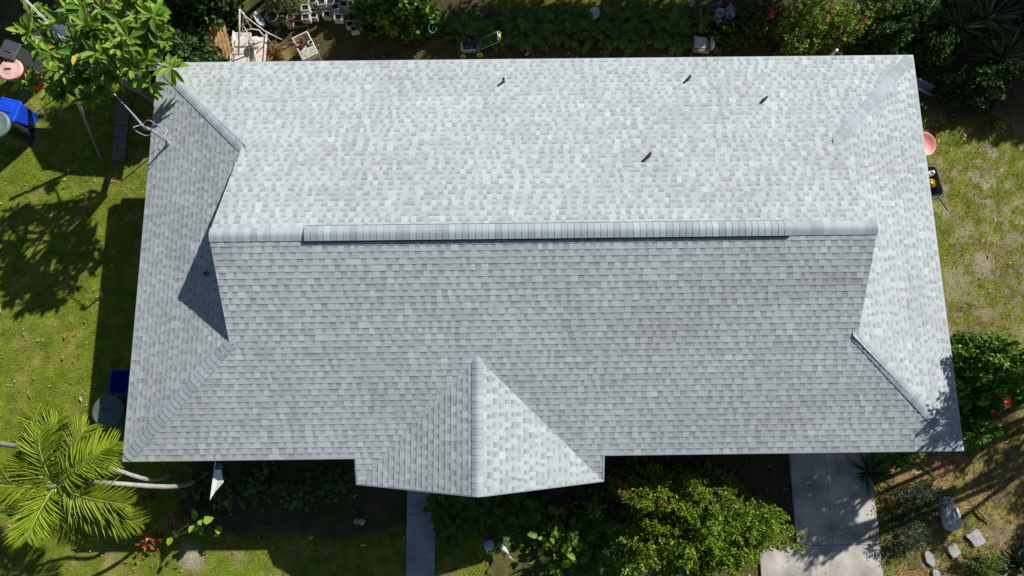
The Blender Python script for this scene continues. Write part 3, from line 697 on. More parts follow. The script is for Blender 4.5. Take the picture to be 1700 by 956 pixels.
for (px, py, z) in heads:
    p = at(px, py, z)-base; s_ = min(subs, key=lambda v: (v-p).length); b.tube([s_, s_.lerp(p, .5)+Vector((rr.uniform(-.08, .08), rr.uniform(-.08, .08), -.05)), p], [.032, .024, .016], 6)
b.build('trunk', m_palebark, tr, smooth=True)

# ------------------------------------------------------------------ palms at the bottom left corner
def palm(label, base, mid, top, fronds, r0=.05, pal=None):
    base, top = Vector(base), Vector(top)
    t = thing('palm_tree', label, 'palm', base, 0, 'palms beside the front lawn')
    b = MB(); pts = []; rad = []
    tp = top-base; K = [Vector((0, 0, -.1))]+[Vector(q)-base for q in mid]+[tp]
    for i in range(len(K)-1):
        p0, p1, p2, p3 = K[max(i-1, 0)], K[i], K[i+1], K[min(i+2, len(K)-1)]
        for j in range(8):
            u = j/8; pts.append(.5*((2*p1)+(p2-p0)*u+(2*p0-5*p1+4*p2-p3)*u*u+(3*p1-p0-3*p2+p3)*u**3))
    pts.append(K[-1]); rad = [r0*(1.25-.5*i/len(pts))*(1.05 if i % 2 else .97) for i in range(len(pts))]
    b.tube(pts, rad, 10); b.build('trunk', m_palebark, t, smooth=True)
    pal = pal or [(0.25, 0.33, 0.022), (0.31, 0.39, 0.03), (0.19, 0.27, 0.018)]
    cs = MB(); cs.tube([tp-Vector((0, 0, .45)), tp-Vector((0, 0, .1)), tp+Vector((0, 0, .15))], [.07, .085, .03], 8); cs.build('crownshaft', m_leafstem, t, smooth=True)
    for (azd, ln, el, dr_, dk) in fronds:
        pl_ = [tuple(c*dk for c in q) for q in pal]
        V, F, C, path = frond_geo(tuple(tp), R(azd), ln, R(el), dr_, int(36*ln/1.6)+8, .6, .031, pl_, lift=.3, tipfall=.2, curve=2.2)
        f = npmesh('frond', V, F, m_leaf, t, C)
        rb = MB(); rb.tube([tuple(q) for q in path[::3]], [.015*(1-.8*i/len(path[::3])) for i in range(len(path[::3]))], 5); rb.build('rachis', m_midrib, f, smooth=True)
    return t
m_midrib = mat('yellow_green_midrib', (0.3, 0.36, 0.06), rough=.5)
palm('tallest palm with bright feathery fronds touching the lower left roof corner', at(322, 800, 0), [at(283, 808, 2.5), at(160, 801, 3.9)], at(92, 806, 4.5),
     [(92, 1.75, 38, .35, 1.0), (31, 2.35, 30, .28, 1.05), (-12, 2.1, 25, .35, .9), (-26, 2.2, 15, .35, .75), (-91, 1.25, 40, .25, 1.15), (-78, 1.6, 5, .45, .8), (-105, 1.5, 0, .5, .75), (176, 1.75, 28, .4, .85), (125, 1.3, 40, .5, .8), (222, 1.3, 30, .5, .8)])
palm('lower palm leaning under the tall one, its pale trunk nearest the eave', at(280, 790, 0), [at(247, 796, 2.4), at(180, 776, 3.0)], at(118, 768, 3.5),
     [(60, 1.3, 35, .4, .8), (5, 1.4, 30, .4, .8), (-100, 1.3, 20, .5, .7), (160, 1.2, 30, .4, .7)], .045)
palm('palm whose white trunk enters from the left edge of the lawn', at(-60, 725, 0.0), [at(-15, 734, 1.8), at(30, 741, 2.7)], at(88, 748, 3.5),
     [(110, 1.2, 30, .35, .95), (70, 1.1, 40, .4, .9), (150, 1.0, 20, .45, .7), (-60, 1.2, 20, .5, .6)], .06)

# ------------------------------------------------------------------ shrubs, front yard
def W(px, py, z=0): return at(px, py, z)
def bush_px(name, label, cat, x0, x1, y0, y1, h, **kw):
    zc = h*.6; a = at((x0+x1)/2, (y0+y1)/2, zc); l = at(x0, (y0+y1)/2, zc); r = at(x1, (y0+y1)/2, zc); u = at((x0+x1)/2, y0, zc); d = at((x0+x1)/2, y1, zc)
    return bush(name, label, cat, (a.x, a.y, 0), (r.x-l.x)/2, (u.y-d.y)/2, h, **kw)
GB = [(0.17, 0.14, 0.027), (0.15, 0.19, 0.018), (0.1, 0.17, 0.012), (0.165, 0.25, 0.017), (0.13, 0.21, 0.014), (0.2, 0.28, 0.024), (0.095, 0.16, 0.012)]
bush_px('rounded_shrub', 'large rounded shrub with small glossy leaves between front gable and driveway', 'shrub', 1014, 1292, 782, 960, 2.8, n=4200, per=13, L=.062, pal=GB, spread=.75, rough=.3, shell=.5, lum=.5, seed=11, flat=.28)
broad_plant('split_leaf_plant', 'bright lime split leaved plant between the small gable and large shrub', 'plant', W(925, 895), 130, .75, .75, .95, .28, G_LIME, asp=.3)
broad_plant('hibiscus_bush', 'sprig of bright leaves left of the large rounded shrub, against the eave', 'plant', W(985, 833), 60, .5, .3, 1.2, .12, G_LIME)
ferns([(735, 862), (760, 880), (790, 868), (815, 850), (842, 868), (868, 880), (770, 842), (745, 895), (870, 845), (895, 862), (730, 840), (850, 895)], 'fern from the front walk in the shaded bed to its right', 'ferns in the front bed', .95)
ferns([(985, 920), (1010, 940), (965, 895), (1000, 890), (960, 940), (1030, 955), (985, 870)], 'fern counted rightwards in the clump left of the rounded shrub', 'ferns left of the rounded shrub', 1.0)
DK = [(0.06, 0.11, 0.03), (0.08, 0.15, 0.035), (0.1, 0.17, 0.05)]
for i, (px, py, lb) in enumerate(((330, 800, 'under the eave left of the white garden flag'), (385, 815, 'just right of the white garden flag'), (440, 800, 'in the shaded bed midway along the front eave'), (500, 815, 'in the shaded front bed left of the small gable'), (560, 800, 'tucked into the corner beside the small gable'))):
    broad_plant('broadleaf_plant', 'dark round leaved plant '+lb, 'plant', W(px, py), 90, .6, .45, .6, .17, DK, asp=.45, group='dark plants in the front bed')
broad_plant('broadleaf_plant', 'lone plant with lime leaves catching sun beside the white garden flag', 'plant', W(372, 850), 14, .4, .45, 2.35, .24, [(0.25, 0.38, 0.03), (0.2, 0.33, 0.03)], asp=.45, group='dark plants in the front bed')
broad_plant('croton', 'red and orange leaved croton in the shade, lowest on the lawn edge', 'plant', W(267, 888), 60, .28, .3, .75, .12, [(0.55, 0.05, 0.02), (0.5, 0.2, 0.03), (0.12, 0.1, 0.03), (0.6, 0.08, 0.04)], asp=.22, group='crotons')
broad_plant('croton', 'dim croton with pinkish leaves nearer the white flag', 'plant', W(305, 852), 70, .4, .3, .6, .12, [(0.22, 0.05, 0.06), (0.1, 0.05, 0.04), (0.3, 0.1, 0.12)], asp=.2, group='crotons')
broad_plant('croton', 'croton with orange tips next to the end of the palm trunk', 'plant', W(255, 822), 40, .25, .2, .8, .12, [(0.55, 0.2, 0.03), (0.3, 0.08, 0.03), (0.1, 0.08, 0.02)], asp=.2, group='crotons')
broad_plant('croton', 'dark burgundy croton between palm trunk and garden flag', 'plant', W(330, 832), 70, .35, .3, .6, .13, [(0.1, 0.04, 0.04), (0.08, 0.03, 0.03), (0.05, 0.04, 0.02)], asp=.2, group='crotons')

# right side
HIB = [(0.07, 0.16, 0.02), (0.12, 0.23, 0.03), (0.045, 0.1, 0.018)]
bush_px('hibiscus_shrub', 'hibiscus shrub with red flowers beside the right eave', 'shrub', 1588, 1735, 555, 690, 1.9, n=900, per=12, L=.12, pal=HIB, asp=.36, rough=.3, shell=.5, seed=21,
        flowers=(.085, (0.75, 0.02, 0.02), [(0.1, -.2, 1.9), (-.75, -.95, 1.55), (-.45, -.65, 1.7)]))
bush_px('mixed_shrub', 'low dark shrub at the lower right corner of the roof', 'shrub', 1590, 1660, 690, 740, .9, n=170, per=12, L=.1, pal=HIB, seed=22)
rosette_plant('grass_tuft', 'clump of long spiky leaves above the hibiscus shrub', 'plant', W(1588, 575), 60, .5, .04, [(0.1, 0.12, 0.04), (0.07, 0.1, 0.03)])
rosette_plant('spiky_plant', 'dark strap leaved plant beside the driveway under the eave', 'plant', W(1437, 782), 30, .65, .04, [(0.05, 0.1, 0.045), (0.07, 0.13, 0.06)], elev=(5, 60))
rosette_plant('spiky_plant', 'spiky agave at the bottom right corner of the yard', 'plant', W(1688, 935), 34, .6, .07, [(0.05, 0.08, 0.04), (0.06, 0.1, 0.05)], elev=(5, 65))
bush_px('low_bush', 'small leafy bush with a red bloom by the front eave', 'shrub', 1455, 1530, 745, 775, .9, n=150, per=11, L=.08, pal=HIB, seed=23, flowers=(.05, (0.7, 0.03, 0.02), [(-.15, -.25, .95)]))
SAGE = [(0.08, 0.11, 0.05), (0.055, 0.08, 0.035), (0.11, 0.13, 0.06)]
bush_px('low_bush', 'sprawling grey green bush left of the white sack', 'shrub', 1480, 1580, 800, 860, .7, n=260, per=12, L=.07, pal=SAGE, asp=.16, seed=24)
bush_px('low_bush', 'dark bush hugging the driveway edge', 'shrub', 1470, 1545, 850, 925, .6, n=240, per=12, L=.07, pal=SAGE, asp=.16, seed=25)
bush_px('low_bush', 'fresh green low bush at the bottom edge near the agave', 'shrub', 1600, 1665, 915, 960, .4, n=150, per=12, L=.07, pal=[(0.1, 0.15, 0.03), (0.12, 0.17, 0.04)], asp=.2, seed=26)
rosette_plant('grass_tuft', 'pale yellow grass clump in the shade right of the pink tub', 'plant', W(1645, 205), 90, .45, .03, [(0.25, 0.24, 0.08), (0.18, 0.2, 0.06)], elev=(20, 80))
rosette_plant('grass_tuft', 'thin yellow grass clump just above the pink tub', 'plant', W(1555, 205), 70, .3, .03, [(0.2, 0.19, 0.06), (0.14, 0.15, 0.05)], elev=(20, 80))

# back yard
ferns([(760+i*19+random.uniform(-4, 4), 48+random.uniform(-5, 5)) for i in range(0, 23)], 'fern from the left in the tall row behind the lawn mower', 'ferns along the back yard', 1.15)
ferns([(850+i*23+random.uniform(-4, 4), 26+random.uniform(-4, 4)) for i in range(0, 14)], 'fern from the left in the rear row by the sunlit grass', 'ferns along the back grass', 1.0)
bush_px('mulberry_bush', 'bright green bush with broad leaves left of the lawn mower', 'shrub', 585, 726, -30, 24, 2.1, n=560, per=12, L=.15, pal=[(0.1, 0.2, 0.02), (0.15, 0.27, 0.03), (0.07, 0.14, 0.02)], asp=.4, shell=.45, rough=.3, seed=31)
bush_px('vine_thicket', 'leafy vine thicket spilling over the wood fence', 'shrub', 262, 372, -40, 34, 2.2, n=420, per=12, L=.13, pal=G_MID+G_DARK, asp=.42, shell=.45, rough=.35, seed=32)
bush_px('vine_clump', 'small vine clump creeping up the fence near the back eave', 'shrub', 322, 352, 68, 96, 1.7, n=45, per=12, L=.11, pal=G_MID, asp=.4, seed=33)
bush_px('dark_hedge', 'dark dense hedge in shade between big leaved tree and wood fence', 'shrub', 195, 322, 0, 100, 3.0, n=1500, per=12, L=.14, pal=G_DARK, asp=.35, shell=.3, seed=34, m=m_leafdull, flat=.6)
bush_px('dark_bush', 'dark bush added behind the leaning fence panel to cast shade', 'shrub', 275, 335, 75, 120, 2.6, n=420, per=12, L=.12, pal=G_DARK, asp=.35, shell=.3, seed=39, m=m_leafdull, flat=.5)  # added, mostly hidden bush that shades the ground off the roof's left corner
bush_px('climbing_vine', 'yellow green vine hanging over the cinder blocks at the top', 'shrub', 430, 500, -30, 12, 1.2, n=120, per=10, L=.1, pal=[(0.14, 0.17, 0.03), (0.1, 0.13, 0.03)], seed=35)
bp = [(0.9*math.cos(a)*q, 0.8*math.sin(a)*q, 1.75+random.uniform(-.2, .5)) for a, q in [(random.uniform(0, 6.28), random.uniform(.3, 1.2)) for _ in range(8)]]
bush_px('bougainvillea', 'bougainvillea with yellow green leaves and pink blooms behind the house', 'shrub', 1300, 1450, -25, 76, 2.2, n=850, per=12, L=.085, pal=[(0.2, 0.17, 0.03), (0.1, 0.17, 0.02), (0.17, 0.26, 0.025), (0.22, 0.31, 0.035), (0.12, 0.2, 0.02)], asp=.32, rough=.55, shell=.4, seed=36,
        flowers=(.07, (0.75, 0.03, 0.12), bp))
bush_px('bougainvillea', 'small dark bougainvillea with magenta flowers beside the pot table', 'shrub', 1245, 1302, -20, 40, 1.6, n=170, per=11, L=.08, pal=G_DARK, seed=37,
        flowers=(.08, (0.8, 0.03, 0.2), [(.15, .35, 1.6), (.25, .05, 1.5), (.0, -.1, 1.45), (.3, .5, 1.6), (-.05, -.3, 1.2), (.0, -.45, 1.15)]))
bush_px('leafy_bush', 'smaller bush with green leaves right of the bougainvillea', 'shrub', 1425, 1500, -30, 30, 1.9, n=300, per=11, L=.085, pal=[(0.11, 0.16, 0.02), (0.07, 0.12, 0.02)], seed=38)
for (px, py, nl, L_, lb) in ((1530, 10, 40, .8, 'fan leaved palmetto with pale tips at the top edge'), (1550, 28, 30, .6, 'small yellowing palmetto below the pale tipped one'), (1600, 60, 60, 1.0, 'wide dark palmetto behind the right end of the house'), (1650, 30, 60, 1.1, 'tall dark palmetto near the top right corner'), (1685, 110, 60, 1.0, 'dark palmetto on the right edge of the back yard'), (1625, 120, 60, .9, 'dark palmetto directly above the thicket by the yellow grass'), (1560, 70, 50, .8, 'dark palmetto nearest the upper right roof corner'), (1690, 50, 60, 1.0, 'dark palmetto squeezed against the right edge near the top')):
    o = rosette_plant('palmetto', lb, 'palmetto', W(px, py), nl*2, L_, .04, [(0.2, 0.22, 0.09), (0.14, 0.18, 0.07), (0.28, 0.26, 0.12)] if nl < 50 else [(0.17, 0.2, 0.09), (0.24, 0.22, 0.12), (0.12, 0.17, 0.07)], elev=(5, 75), droop=.3, group='palmettos in the back corner')
    o.location.z = .6
for i, (x0, x1, y0, y1, h, lb) in enumerate(((1510, 1590, 55, 105, 1.0, 'dark low thicket just off the upper right roof corner'), (1580, 1680, 100, 170, 1.1, 'dark thicket on the right edge above the yellow grass clump'), (1440, 1520, 35, 85, 1.3, 'dark thicket between bougainvillea and palmettos'), (1180, 1260, 30, 70, .8, 'shadowy low bush behind the hoop pot'), (1480, 1560, -10, 50, 1.5, 'dark bush at the top edge among palmettos'))):
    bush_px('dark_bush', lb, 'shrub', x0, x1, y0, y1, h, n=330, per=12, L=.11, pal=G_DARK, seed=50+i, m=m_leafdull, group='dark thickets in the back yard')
ds = npmesh  # shorthand
rosette_plant('dry_grass_clump', 'straw coloured dry grass clump beside the white metal frame', 'plant', W(455, 96), 150, .4, .03, [(0.45, 0.3, 0.12), (0.35, 0.22, 0.09)], elev=(5, 70), droop=.4)

# out-of-frame trees whose shadows fall over the back strip, the right corner and the drive
def cast(px, py, z): 
    p = at(px, py, 0); return (p.x+LS.x/LS.z*z, p.y+LS.y/LS.z*z)
N_T = [(30, 30, 6.0, 1.6), (105, 235, 6.0, .9), (165, 218, 6.0, .9), (222, 192, 6.0, .75), (550, 30, 5.4, .8), (575, 78, 5.0, .9), (745, 84, 5.0, 1.0), (800, 84, 5.0, 1.15), (865, 84, 5.2, 1.25), (930, 84, 5.0, 1.25), (1000, 84, 5.2, 1.25), (1070, 84, 5.0, 1.25), (1140, 82, 5.2, 1.25), (1215, 70, 5.0, 1.2),
       (1500, 75, 5.8, 1.5), (1560, 50, 6.2, 1.9), (1600, 110, 6.3, 1.9), (1650, 60, 6.4, 2.0), (1690, 120, 6.4, 2.0), (1640, 170, 6.0, 1.3), (1560, 150, 5.0, 1.2), (1700, 200, 6.0, 1.2)]
for i, (px, py, z, r_) in enumerate(N_T):
    x, y = cast(px, py, z)
    tree('yard_tree', ordn(i+1)+' leafy tree from the left in the row beyond the back yard', (x, y, 0), z-.6, r_, r_*.75, n=int(300*r_*r_), per=12, L=.17, pal=G_DARK, group='trees beyond the back yard', seed=70+i, shell=.2)
R_T = [(1262, 868, 5.6, .9, 300), (1250, 830, 5.4, .5, 120), (1335, 875, 5.4, 1.0, 260), (1345, 800, 5.0, .7, 260), (1400, 775, 5.0, .6, 200), (1560, 800, 5.0, .6, 60), (1520, 920, 5, .6, 90), (1670, 930, 5, .5, 80), (1690, 770, 5.0, .7, 60), (1385, 800, 5.0, .8, 200), (1330, 930, 5.0, .6, 60), (1310, 950, 5.4, .6, 50), (1205, 905, 5.8, .6, 80), (1640, 800, 5.2, 1.0, 60), (1600, 720, 5.0, .9, 90), (1690, 860, 5.5, .8, 60), (1500, 870, 4.6, .8, 75)]
for i, (px, py, z, r_, dn_) in enumerate(R_T):
    x, y = cast(px, py, z); bx = max(x, 17.6+.5*(i % 3))
    tree('side_tree', ordn(i+1)+' leafy tree leaning in beyond the right side of the yard', (bx, y, 0), z-.7, crown_off=(x-bx, 0), crown_r=r_, crown_h=r_*.8, n=int(dn_*r_*r_), per=12, L=.13, pal=G_MID, group='trees beyond the right side', seed=90+i, shell=.2, asp=.22)

# ------------------------------------------------------------------ yard objects
# wheeled bins at the left edge
def bin_(name, label, loc, rz, m, mlid, h=1.0, a=.55, b_=.6, group=None):
    t = thing(name, label, 'bin', loc, rz, group)
    b = MB(); b.box((0, 0, h/2), (a, b_, h), taper=.78, bev=.03); b.build('body', m, t)
    l = MB(); l.box((0, 0, h+.035), (a+.06, b_+.08, .07), bev=.025); l.box((0, .05, h+.08), (a*.6, b_*.5, .03), bev=.01); lo = l.build('lid', mlid, t)
    hd = MB(); hd.tube([(-a*.4, -b_/2-.1, h-.02), (a*.4, -b_/2-.1, h-.02)], .018, 8)
    for s_ in (-1, 1): hd.box((s_*a*.4, -b_/2-.05, h-.02), (.04, .12, .05))
    hd.build('handle', m, t)
    for s_ in (-1, 1):
        w_ = MB(); M = Matrix.Translation((s_*(a*.42), -b_/2+.02, .11)) @ Matrix.Rotation(R(90), 4, 'Y'); w_.lathe([(.001, -.03), (.11, -.03), (.11, .03), (.001, .03)], n=16, mtx=M); w_.build('wheel', m_black, t, smooth=True)
    return t
def round_can(name, label, loc, m, mlid, h=.85, r=.33, group=None, rot=(0, 0, 0), lid=True):
    t = thing(name, label, 'bin', loc, 0, group); t.rotation_euler = rot
    b = MB(); b.lathe([(.001, 0), (r*.78, 0), (r*.97, h*.9), (r, h*.9), (r, h), (r*.94, h), (r*.75, .03), (.001, .03)], n=28); b.build('body', m, t, smooth=True)
    if lid:
        l = MB(); l.lathe([(r*1.06, h-.03), (r*1.06, h+.02), (r*.98, h+.045), (r*.9, h+.03), (r*.5, h+.07), (.001, h+.08)], n=28); l.box((0, 0, h+.1), (.2, .035, .05), bev=.01); l.build('lid', mlid, t, smooth=True)
    return t
round_can('trash_can', 'green grey round trash can at the left edge', (*W(40, 230)[:2], 0), m_grn, m_grnlid, h=.95, r=.42)
w0 = W(55, 200)
bin_('recycling_bin', 'bright blue lidded recycling bin at the left edge', (*W(50, 200)[:2], 0), R(-15), m_blue, m_blue, h=.7, a=.6, b_=.6)
round_can('trash_can', 'round red trash can with a faded pink lid, left of the big leaved tree', (*W(60, 140)[:2], 0), m_red, mat('pale_pink_plastic', (0.72, 0.42, 0.37), rough=.55, var=.12), h=.85, r=.33)
bin_('trash_bin', 'dark grey wheeled bin behind the pink lidded can', (*W(62, 112)[:2], 0), R(-20), m_dkgrey, m_dkgrey, h=.9, a=.5, b_=.5)
# blue tote and round bin by the left eave
def tote(label, loc, rz, a, b_, h, m):
    t = thing('storage_tote', label, 'tote', loc, rz); b = MB()
    def ring(x, y, z, q=.07): return [(-x+q, -y, z), (x-q, -y, z), (x, -y+q, z), (x, y-q, z), (x-q, y, z), (-x+q, y, z), (-x, y-q, z), (-x, -y+q, z)]
    rs = [ring(a*.42, b_*.42, 0), ring(a/2, b_/2, h-.04), ring(a/2+.03, b_/2+.03, h-.04), ring(a/2+.03, b_/2+.03, h), ring(a/2-.015, b_/2-.015, h), ring(a*.41, b_*.41, .02)]
    vs_ = sum(rs, []); fs_ = [tuple(range(7, -1, -1)), tuple(range(40, 48))]
    for r in range(5):
        for i in range(8): fs_.append((r*8+i, r*8+(i+1) % 8, r*8+8+(i+1) % 8, r*8+8+i))
    b.add(vs_, fs_); b.build('tub', m, t); return t
p = W(208, 634, .4); tote('deep blue open tote in the shade of the left eave', (p.x, p.y, 0), 0, .85, .68, .42, m_dkblue)
b = MB()
for i in range(9): b.lathe([(.001, -.05), (.07, -.03), (.08, .01), (.05, .05), (.001, .06)], (p.x+.14+random.uniform(-.15, .15), p.y+random.uniform(-.16, .2), .1+random.uniform(0, .12)), 7)
tag(b.build('crumpled_cans', m_ltgrey, smooth=False), 'pile of crumpled grey bags inside the deep blue tote', 'bags')
p = W(186, 681, .75); round_can('trash_can', 'round dark green bin just below the deep blue tote', (p.x, p.y, 0), m_grn, m_grn, h=.9, r=.4)
# leaning steel pole
p0, p1 = W(168, 263, 0), W(78, 45, 3.4)
b = MB(); b.tube([p0-Vector((0, 0, .02)), p1], .05, 10); tag(b.build('steel_pole', m_galv, smooth=True), 'long leaning galvanised steel pole rising through the big leaved tree', 'pole')
# cables: drop from the mast to the upper left
far = W(100, -40, 5.2)+Vector((-4, 3, 1.0))
b = MB()
for k, (ox, sg_) in enumerate(((0, .25), (.05, .35), (-.05, .3))):
    s0 = mt+Vector((-.13, .03, .0)); pts = []
    for i in range(17):
        t_ = i/16; q = s0.lerp(far+Vector((ox, 0, 0)), t_); q.z -= sg_*4*t_*(1-t_); q += Vector((0, 0, 0))+Vector((math.cos(k*2.1+i), math.sin(k*2.1+i), 0))*.015; pts.append(q)
    b.tube(pts, .011, 5)
def loop(c, r1, r2, a0, a1, z, n=18): return [Vector((c.x+r1*math.cos(R(a0+(a1-a0)*i/n)), c.y+r2*math.sin(R(a0+(a1-a0)*i/n)), z+.08*math.sin(i*.7))) for i in range(n+1)]
c1 = W(243, 212, 3.6); b.tube(loop(c1, .26, .17, 30, 300, 3.6), .008, 5)
c2 = W(262, 222, 3.5); b.tube(loop(c2, .2, .22, 150, -150, 3.5), .007, 5)
tag(b.build('power_cable', m_wire, smooth=True), 'white service cables running from the roof mast up through the tree', 'cable')
b = MB(); q0, q1 = W(35, 0, 6), W(76, 78, 4.2); b.tube([q0+Vector((-1, 1.4, .4)), q0, q1], .012, 5)
tag(b.build('overhead_wire', m_wire), 'thin taut wire crossing the top left corner above the bins', 'wire')
# paver strip
b = MB(); q0, q1 = W(198, 258), W(206, 180); d = (q1-q0); 
for i in range(5):
    c = q0+d*(i/4)*1.0; M = Matrix.Translation((c.x, c.y, .02)) @ Matrix.Rotation(math.atan2(d.y, d.x), 4, 'Z'); b.box((0, 0, 0), (d.length/4-.015, .42, .05), mtx=M, bev=.008)
tag(b.build('paver_path', m_paver), kind='structure')

# garden flag
p = W(348, 826, 0); t = thing('garden_flag', 'white garden flag on a pole below the front eave', 'flag', (p.x, p.y, 0))
f0, f1, f2, f3, f4 = [W(px, py, z)-p for px, py, z in ((357, 780, 2.55), (366, 779, 2.5), (370, 801, 2.4), (355, 818, 2.3), (350, 826, 2.3))]
b = MB(); th = Vector((.012, 0, 0)); vs_ = [f0, f1, f2, f3, f4]; b.add(vs_+[v+th-Vector((0, 0, .01)) for v in vs_], [(0, 1, 2, 3, 4), (9, 8, 7, 6, 5)]+[(i, i+5, (i+1) % 5+5, (i+1) % 5) for i in range(5)]); b.build('flag_cloth', m_cloth, t)
b = MB(); g0, g1, g2 = [W(px, py, 2.4)-p for px, py in ((358, 779), (370, 776), (364, 768))]; g3 = W(357, 770, 2.4)-p; b.add([g0, g1, g2, g3]+[v-Vector((0, 0, .01)) for v in (g0, g1, g2, g3)], [(0, 1, 2, 3), (7, 6, 5, 4)]); b.build('coloured_panel', mat('flag_print', (0.2, 0.16, 0.32), rough=.8, var=.8, scale=9), t)
tip = W(349, 829, 2.32)-p; b = MB(); b.tube([tip, W(357, 772, 2.56)-p, Vector((W(357, 772, 2.56).x, -4.47, 2.5))-p], .013, 6); b.build('flag_pole', m_white, t)
# garden ball, heron, pale spheres
p = W(812, 904, .45); t = thing('gazing_ball', 'round blue white glass ball on a stand in the front yard shade', 'garden ornament', (p.x, p.y, 0))
b = MB(); b.lathe([(.14*math.sin(R(a))+.0005, .5-.14*math.cos(R(a))) for a in range(0, 181, 12)], n=20); b.build('ball', m_steelblue, t, smooth=True)
b = MB(); b.lathe([(.12, 0), (.1, .03), (.03, .06), (.025, .3), (.08, .38), (.06, .37)], n=14); b.build('stand', m_dkgrey, t, smooth=True)
p = W(836, 903, 0); t = thing('bird_figure', 'small pale bird ornament standing right of the blue glass ball', 'garden ornament', (p.x, p.y, 0), R(-38))
b = MB(); b.tube([(-.22, 0, .34), (-.12, 0, .36), (.0, 0, .37), (.12, 0, .4), (.18, 0, .46)], [.01, .04, .075, .045, .018], 10); b.build('body', m_bag, t, smooth=True)
b = MB(); b.tube([(.18, 0, .46), (.2, 0, .56), (.24, 0, .62), (.28, 0, .61)], [.018, .015, .03, .018], 8); b.build('head', m_bag, t, smooth=True)
b = MB(); b.tube([(.28, 0, .61), (.42, 0, .58)], [.01, .003], 6); b.build('beak', m_yel, t)
b = MB(); b.tube([(0, .02, .35), (0, .02, -.03)], .006, 5); b.tube([(.03, -.02, .35), (.03, -.02, -.03)], .006, 5); b.build('legs', m_dkgrey, t)
for (px, py, r_, lb) in ((592, 865, .085, 'pale round ornament on the shaded lawn, left one of a touching pair'), (601, 866, .095, 'pale round ornament on the shaded lawn, right one of a touching pair')):
    p = W(px, py, .1); b = MB(); b.lathe([(r_*math.sin(R(a))+.0005, r_-r_*math.cos(R(a))) for a in range(0, 181, 15)], (p.x, p.y, 0), 14); b.lathe([(r_*.5, 0), (r_*.55, .03), (.001, .035)], (p.x, p.y, 0), 12)
    tag(b.build('garden_sphere', m_stone, smooth=True), lb, 'garden ornament', 'pair of pale round ornaments')
# stones, sack, stick at the lower right
def stone(label, px, py, rx, ry, rz, name='stepping_stone', h=.05, m=m_stone, sq=False, z=0):
    p = W(px, py, 0); n = 14; b = MB(); rr = random.Random(px)
    pl_ = []
    for i in range(n):
        a = 6.283*i/n; k = rr.uniform(.84, 1.06)
        if sq: e = .35; c, s = math.cos(a), math.sin(a); pl_.append((rx*k*math.copysign(abs(c)**e, c), ry*k*math.copysign(abs(s)**e, s)))
        else: pl_.append((rx*k*math.cos(a), ry*k*math.sin(a)))
    M = Matrix.Rotation(R(rz), 4, 'Z')
    lo = [(x, y, -.03) for x, y in pl_]; hi = [(x, y, h*.8) for x, y in pl_]; tp = [(x*.92, y*.92, h) for x, y in pl_]
    b.add(lo+hi+tp, [(i, (i+1) % n, n+(i+1) % n, n+i) for i in range(n)]+[(n+i, n+(i+1) % n, 2*n+(i+1) % n, 2*n+i) for i in range(n)]+[tuple(range(2*n, 3*n))], M)
    o = b.build(name, m); o.location = (p.x, p.y, z); tag(o, label, 'stone' if name != 'sack' else 'sack'); return o
stone('pale square stepping stone right of the white sack', 1619, 893, .22, .22, 30, sq=True)['group'] = 'stepping stones'
stone('stepping stone below the white sack, half in shade', 1582, 913, .15, .18, 30, sq=True)['group'] = 'stepping stones'
stone('pointed grey stepping stone nearest the driveway', 1542, 927, .14, .22, 20)['group'] = 'stepping stones'
stone('smallest stone peeking in at the bottom edge', 1553, 953, .12, .14, 20)['group'] = 'stepping stones'
p = W(1575, 852, .1); b = MB(); n = 22
vs_ = []; fs_ = []
for j in range(9):
    v = j/8
    for i in range(n):
        a = 6.283*i/n; c, s = math.cos(a), math.sin(a); e = .5; x = .26*math.copysign(abs(c)**e, c); y = .41*math.copysign(abs(s)**e, s)
        rr_ = math.sin(math.pi*(.08+.84*v)); x *= .35+.65*rr_; y *= .6+.4*rr_; x *= 1.12; y *= 1.12
        if y > 0: x *= .8
        vs_.append((x+random.uniform(-.008, .008), y+random.uniform(-.008, .008), .02+.2*v+.03*math.sin(7*x+9*y)*v))
for j in range(8):
    for i in range(n): fs_.append((j*n+i, j*n+(i+1) % n, (j+1)*n+(i+1) % n, (j+1)*n+i))
fs_.append(tuple(range(8*n, 9*n))); b.add(vs_, fs_); o = b.build('sack', m_bag, smooth=True); o.location = (p.x, p.y, 0); o.rotation_euler = (0, 0, R(8)); tag(o, 'crumpled dirty white sack lying on the dry grass', 'sack')
b = MB(); b.tube([W(1620, 843, .05), W(1632, 856, .06), W(1646, 868, .04)], [.03, .028, .02], 7); tag(b.build('stick', m_greywood, smooth=True), 'bleached stick lying diagonally above the square stone', 'stick')
b = MB(); b.tube([W(1525, 768, .04), W(1556, 791, .04)], .02, 6); tag(b.build('stick', m_greywood, smooth=True), 'thin dark stick near the lower right roof corner', 'stick')
p = W(1521, 846, .1); t = MB(); t.lathe([(.001, 0), (.07, 0), (.095, .16), (.085, .16), (.06, .02), (.001, .02)], (p.x, p.y, .25), 14); tag(t.build('flower_pot', m_dkgrey, smooth=True), 'small dark pot among the bush left of the sack', 'pot')

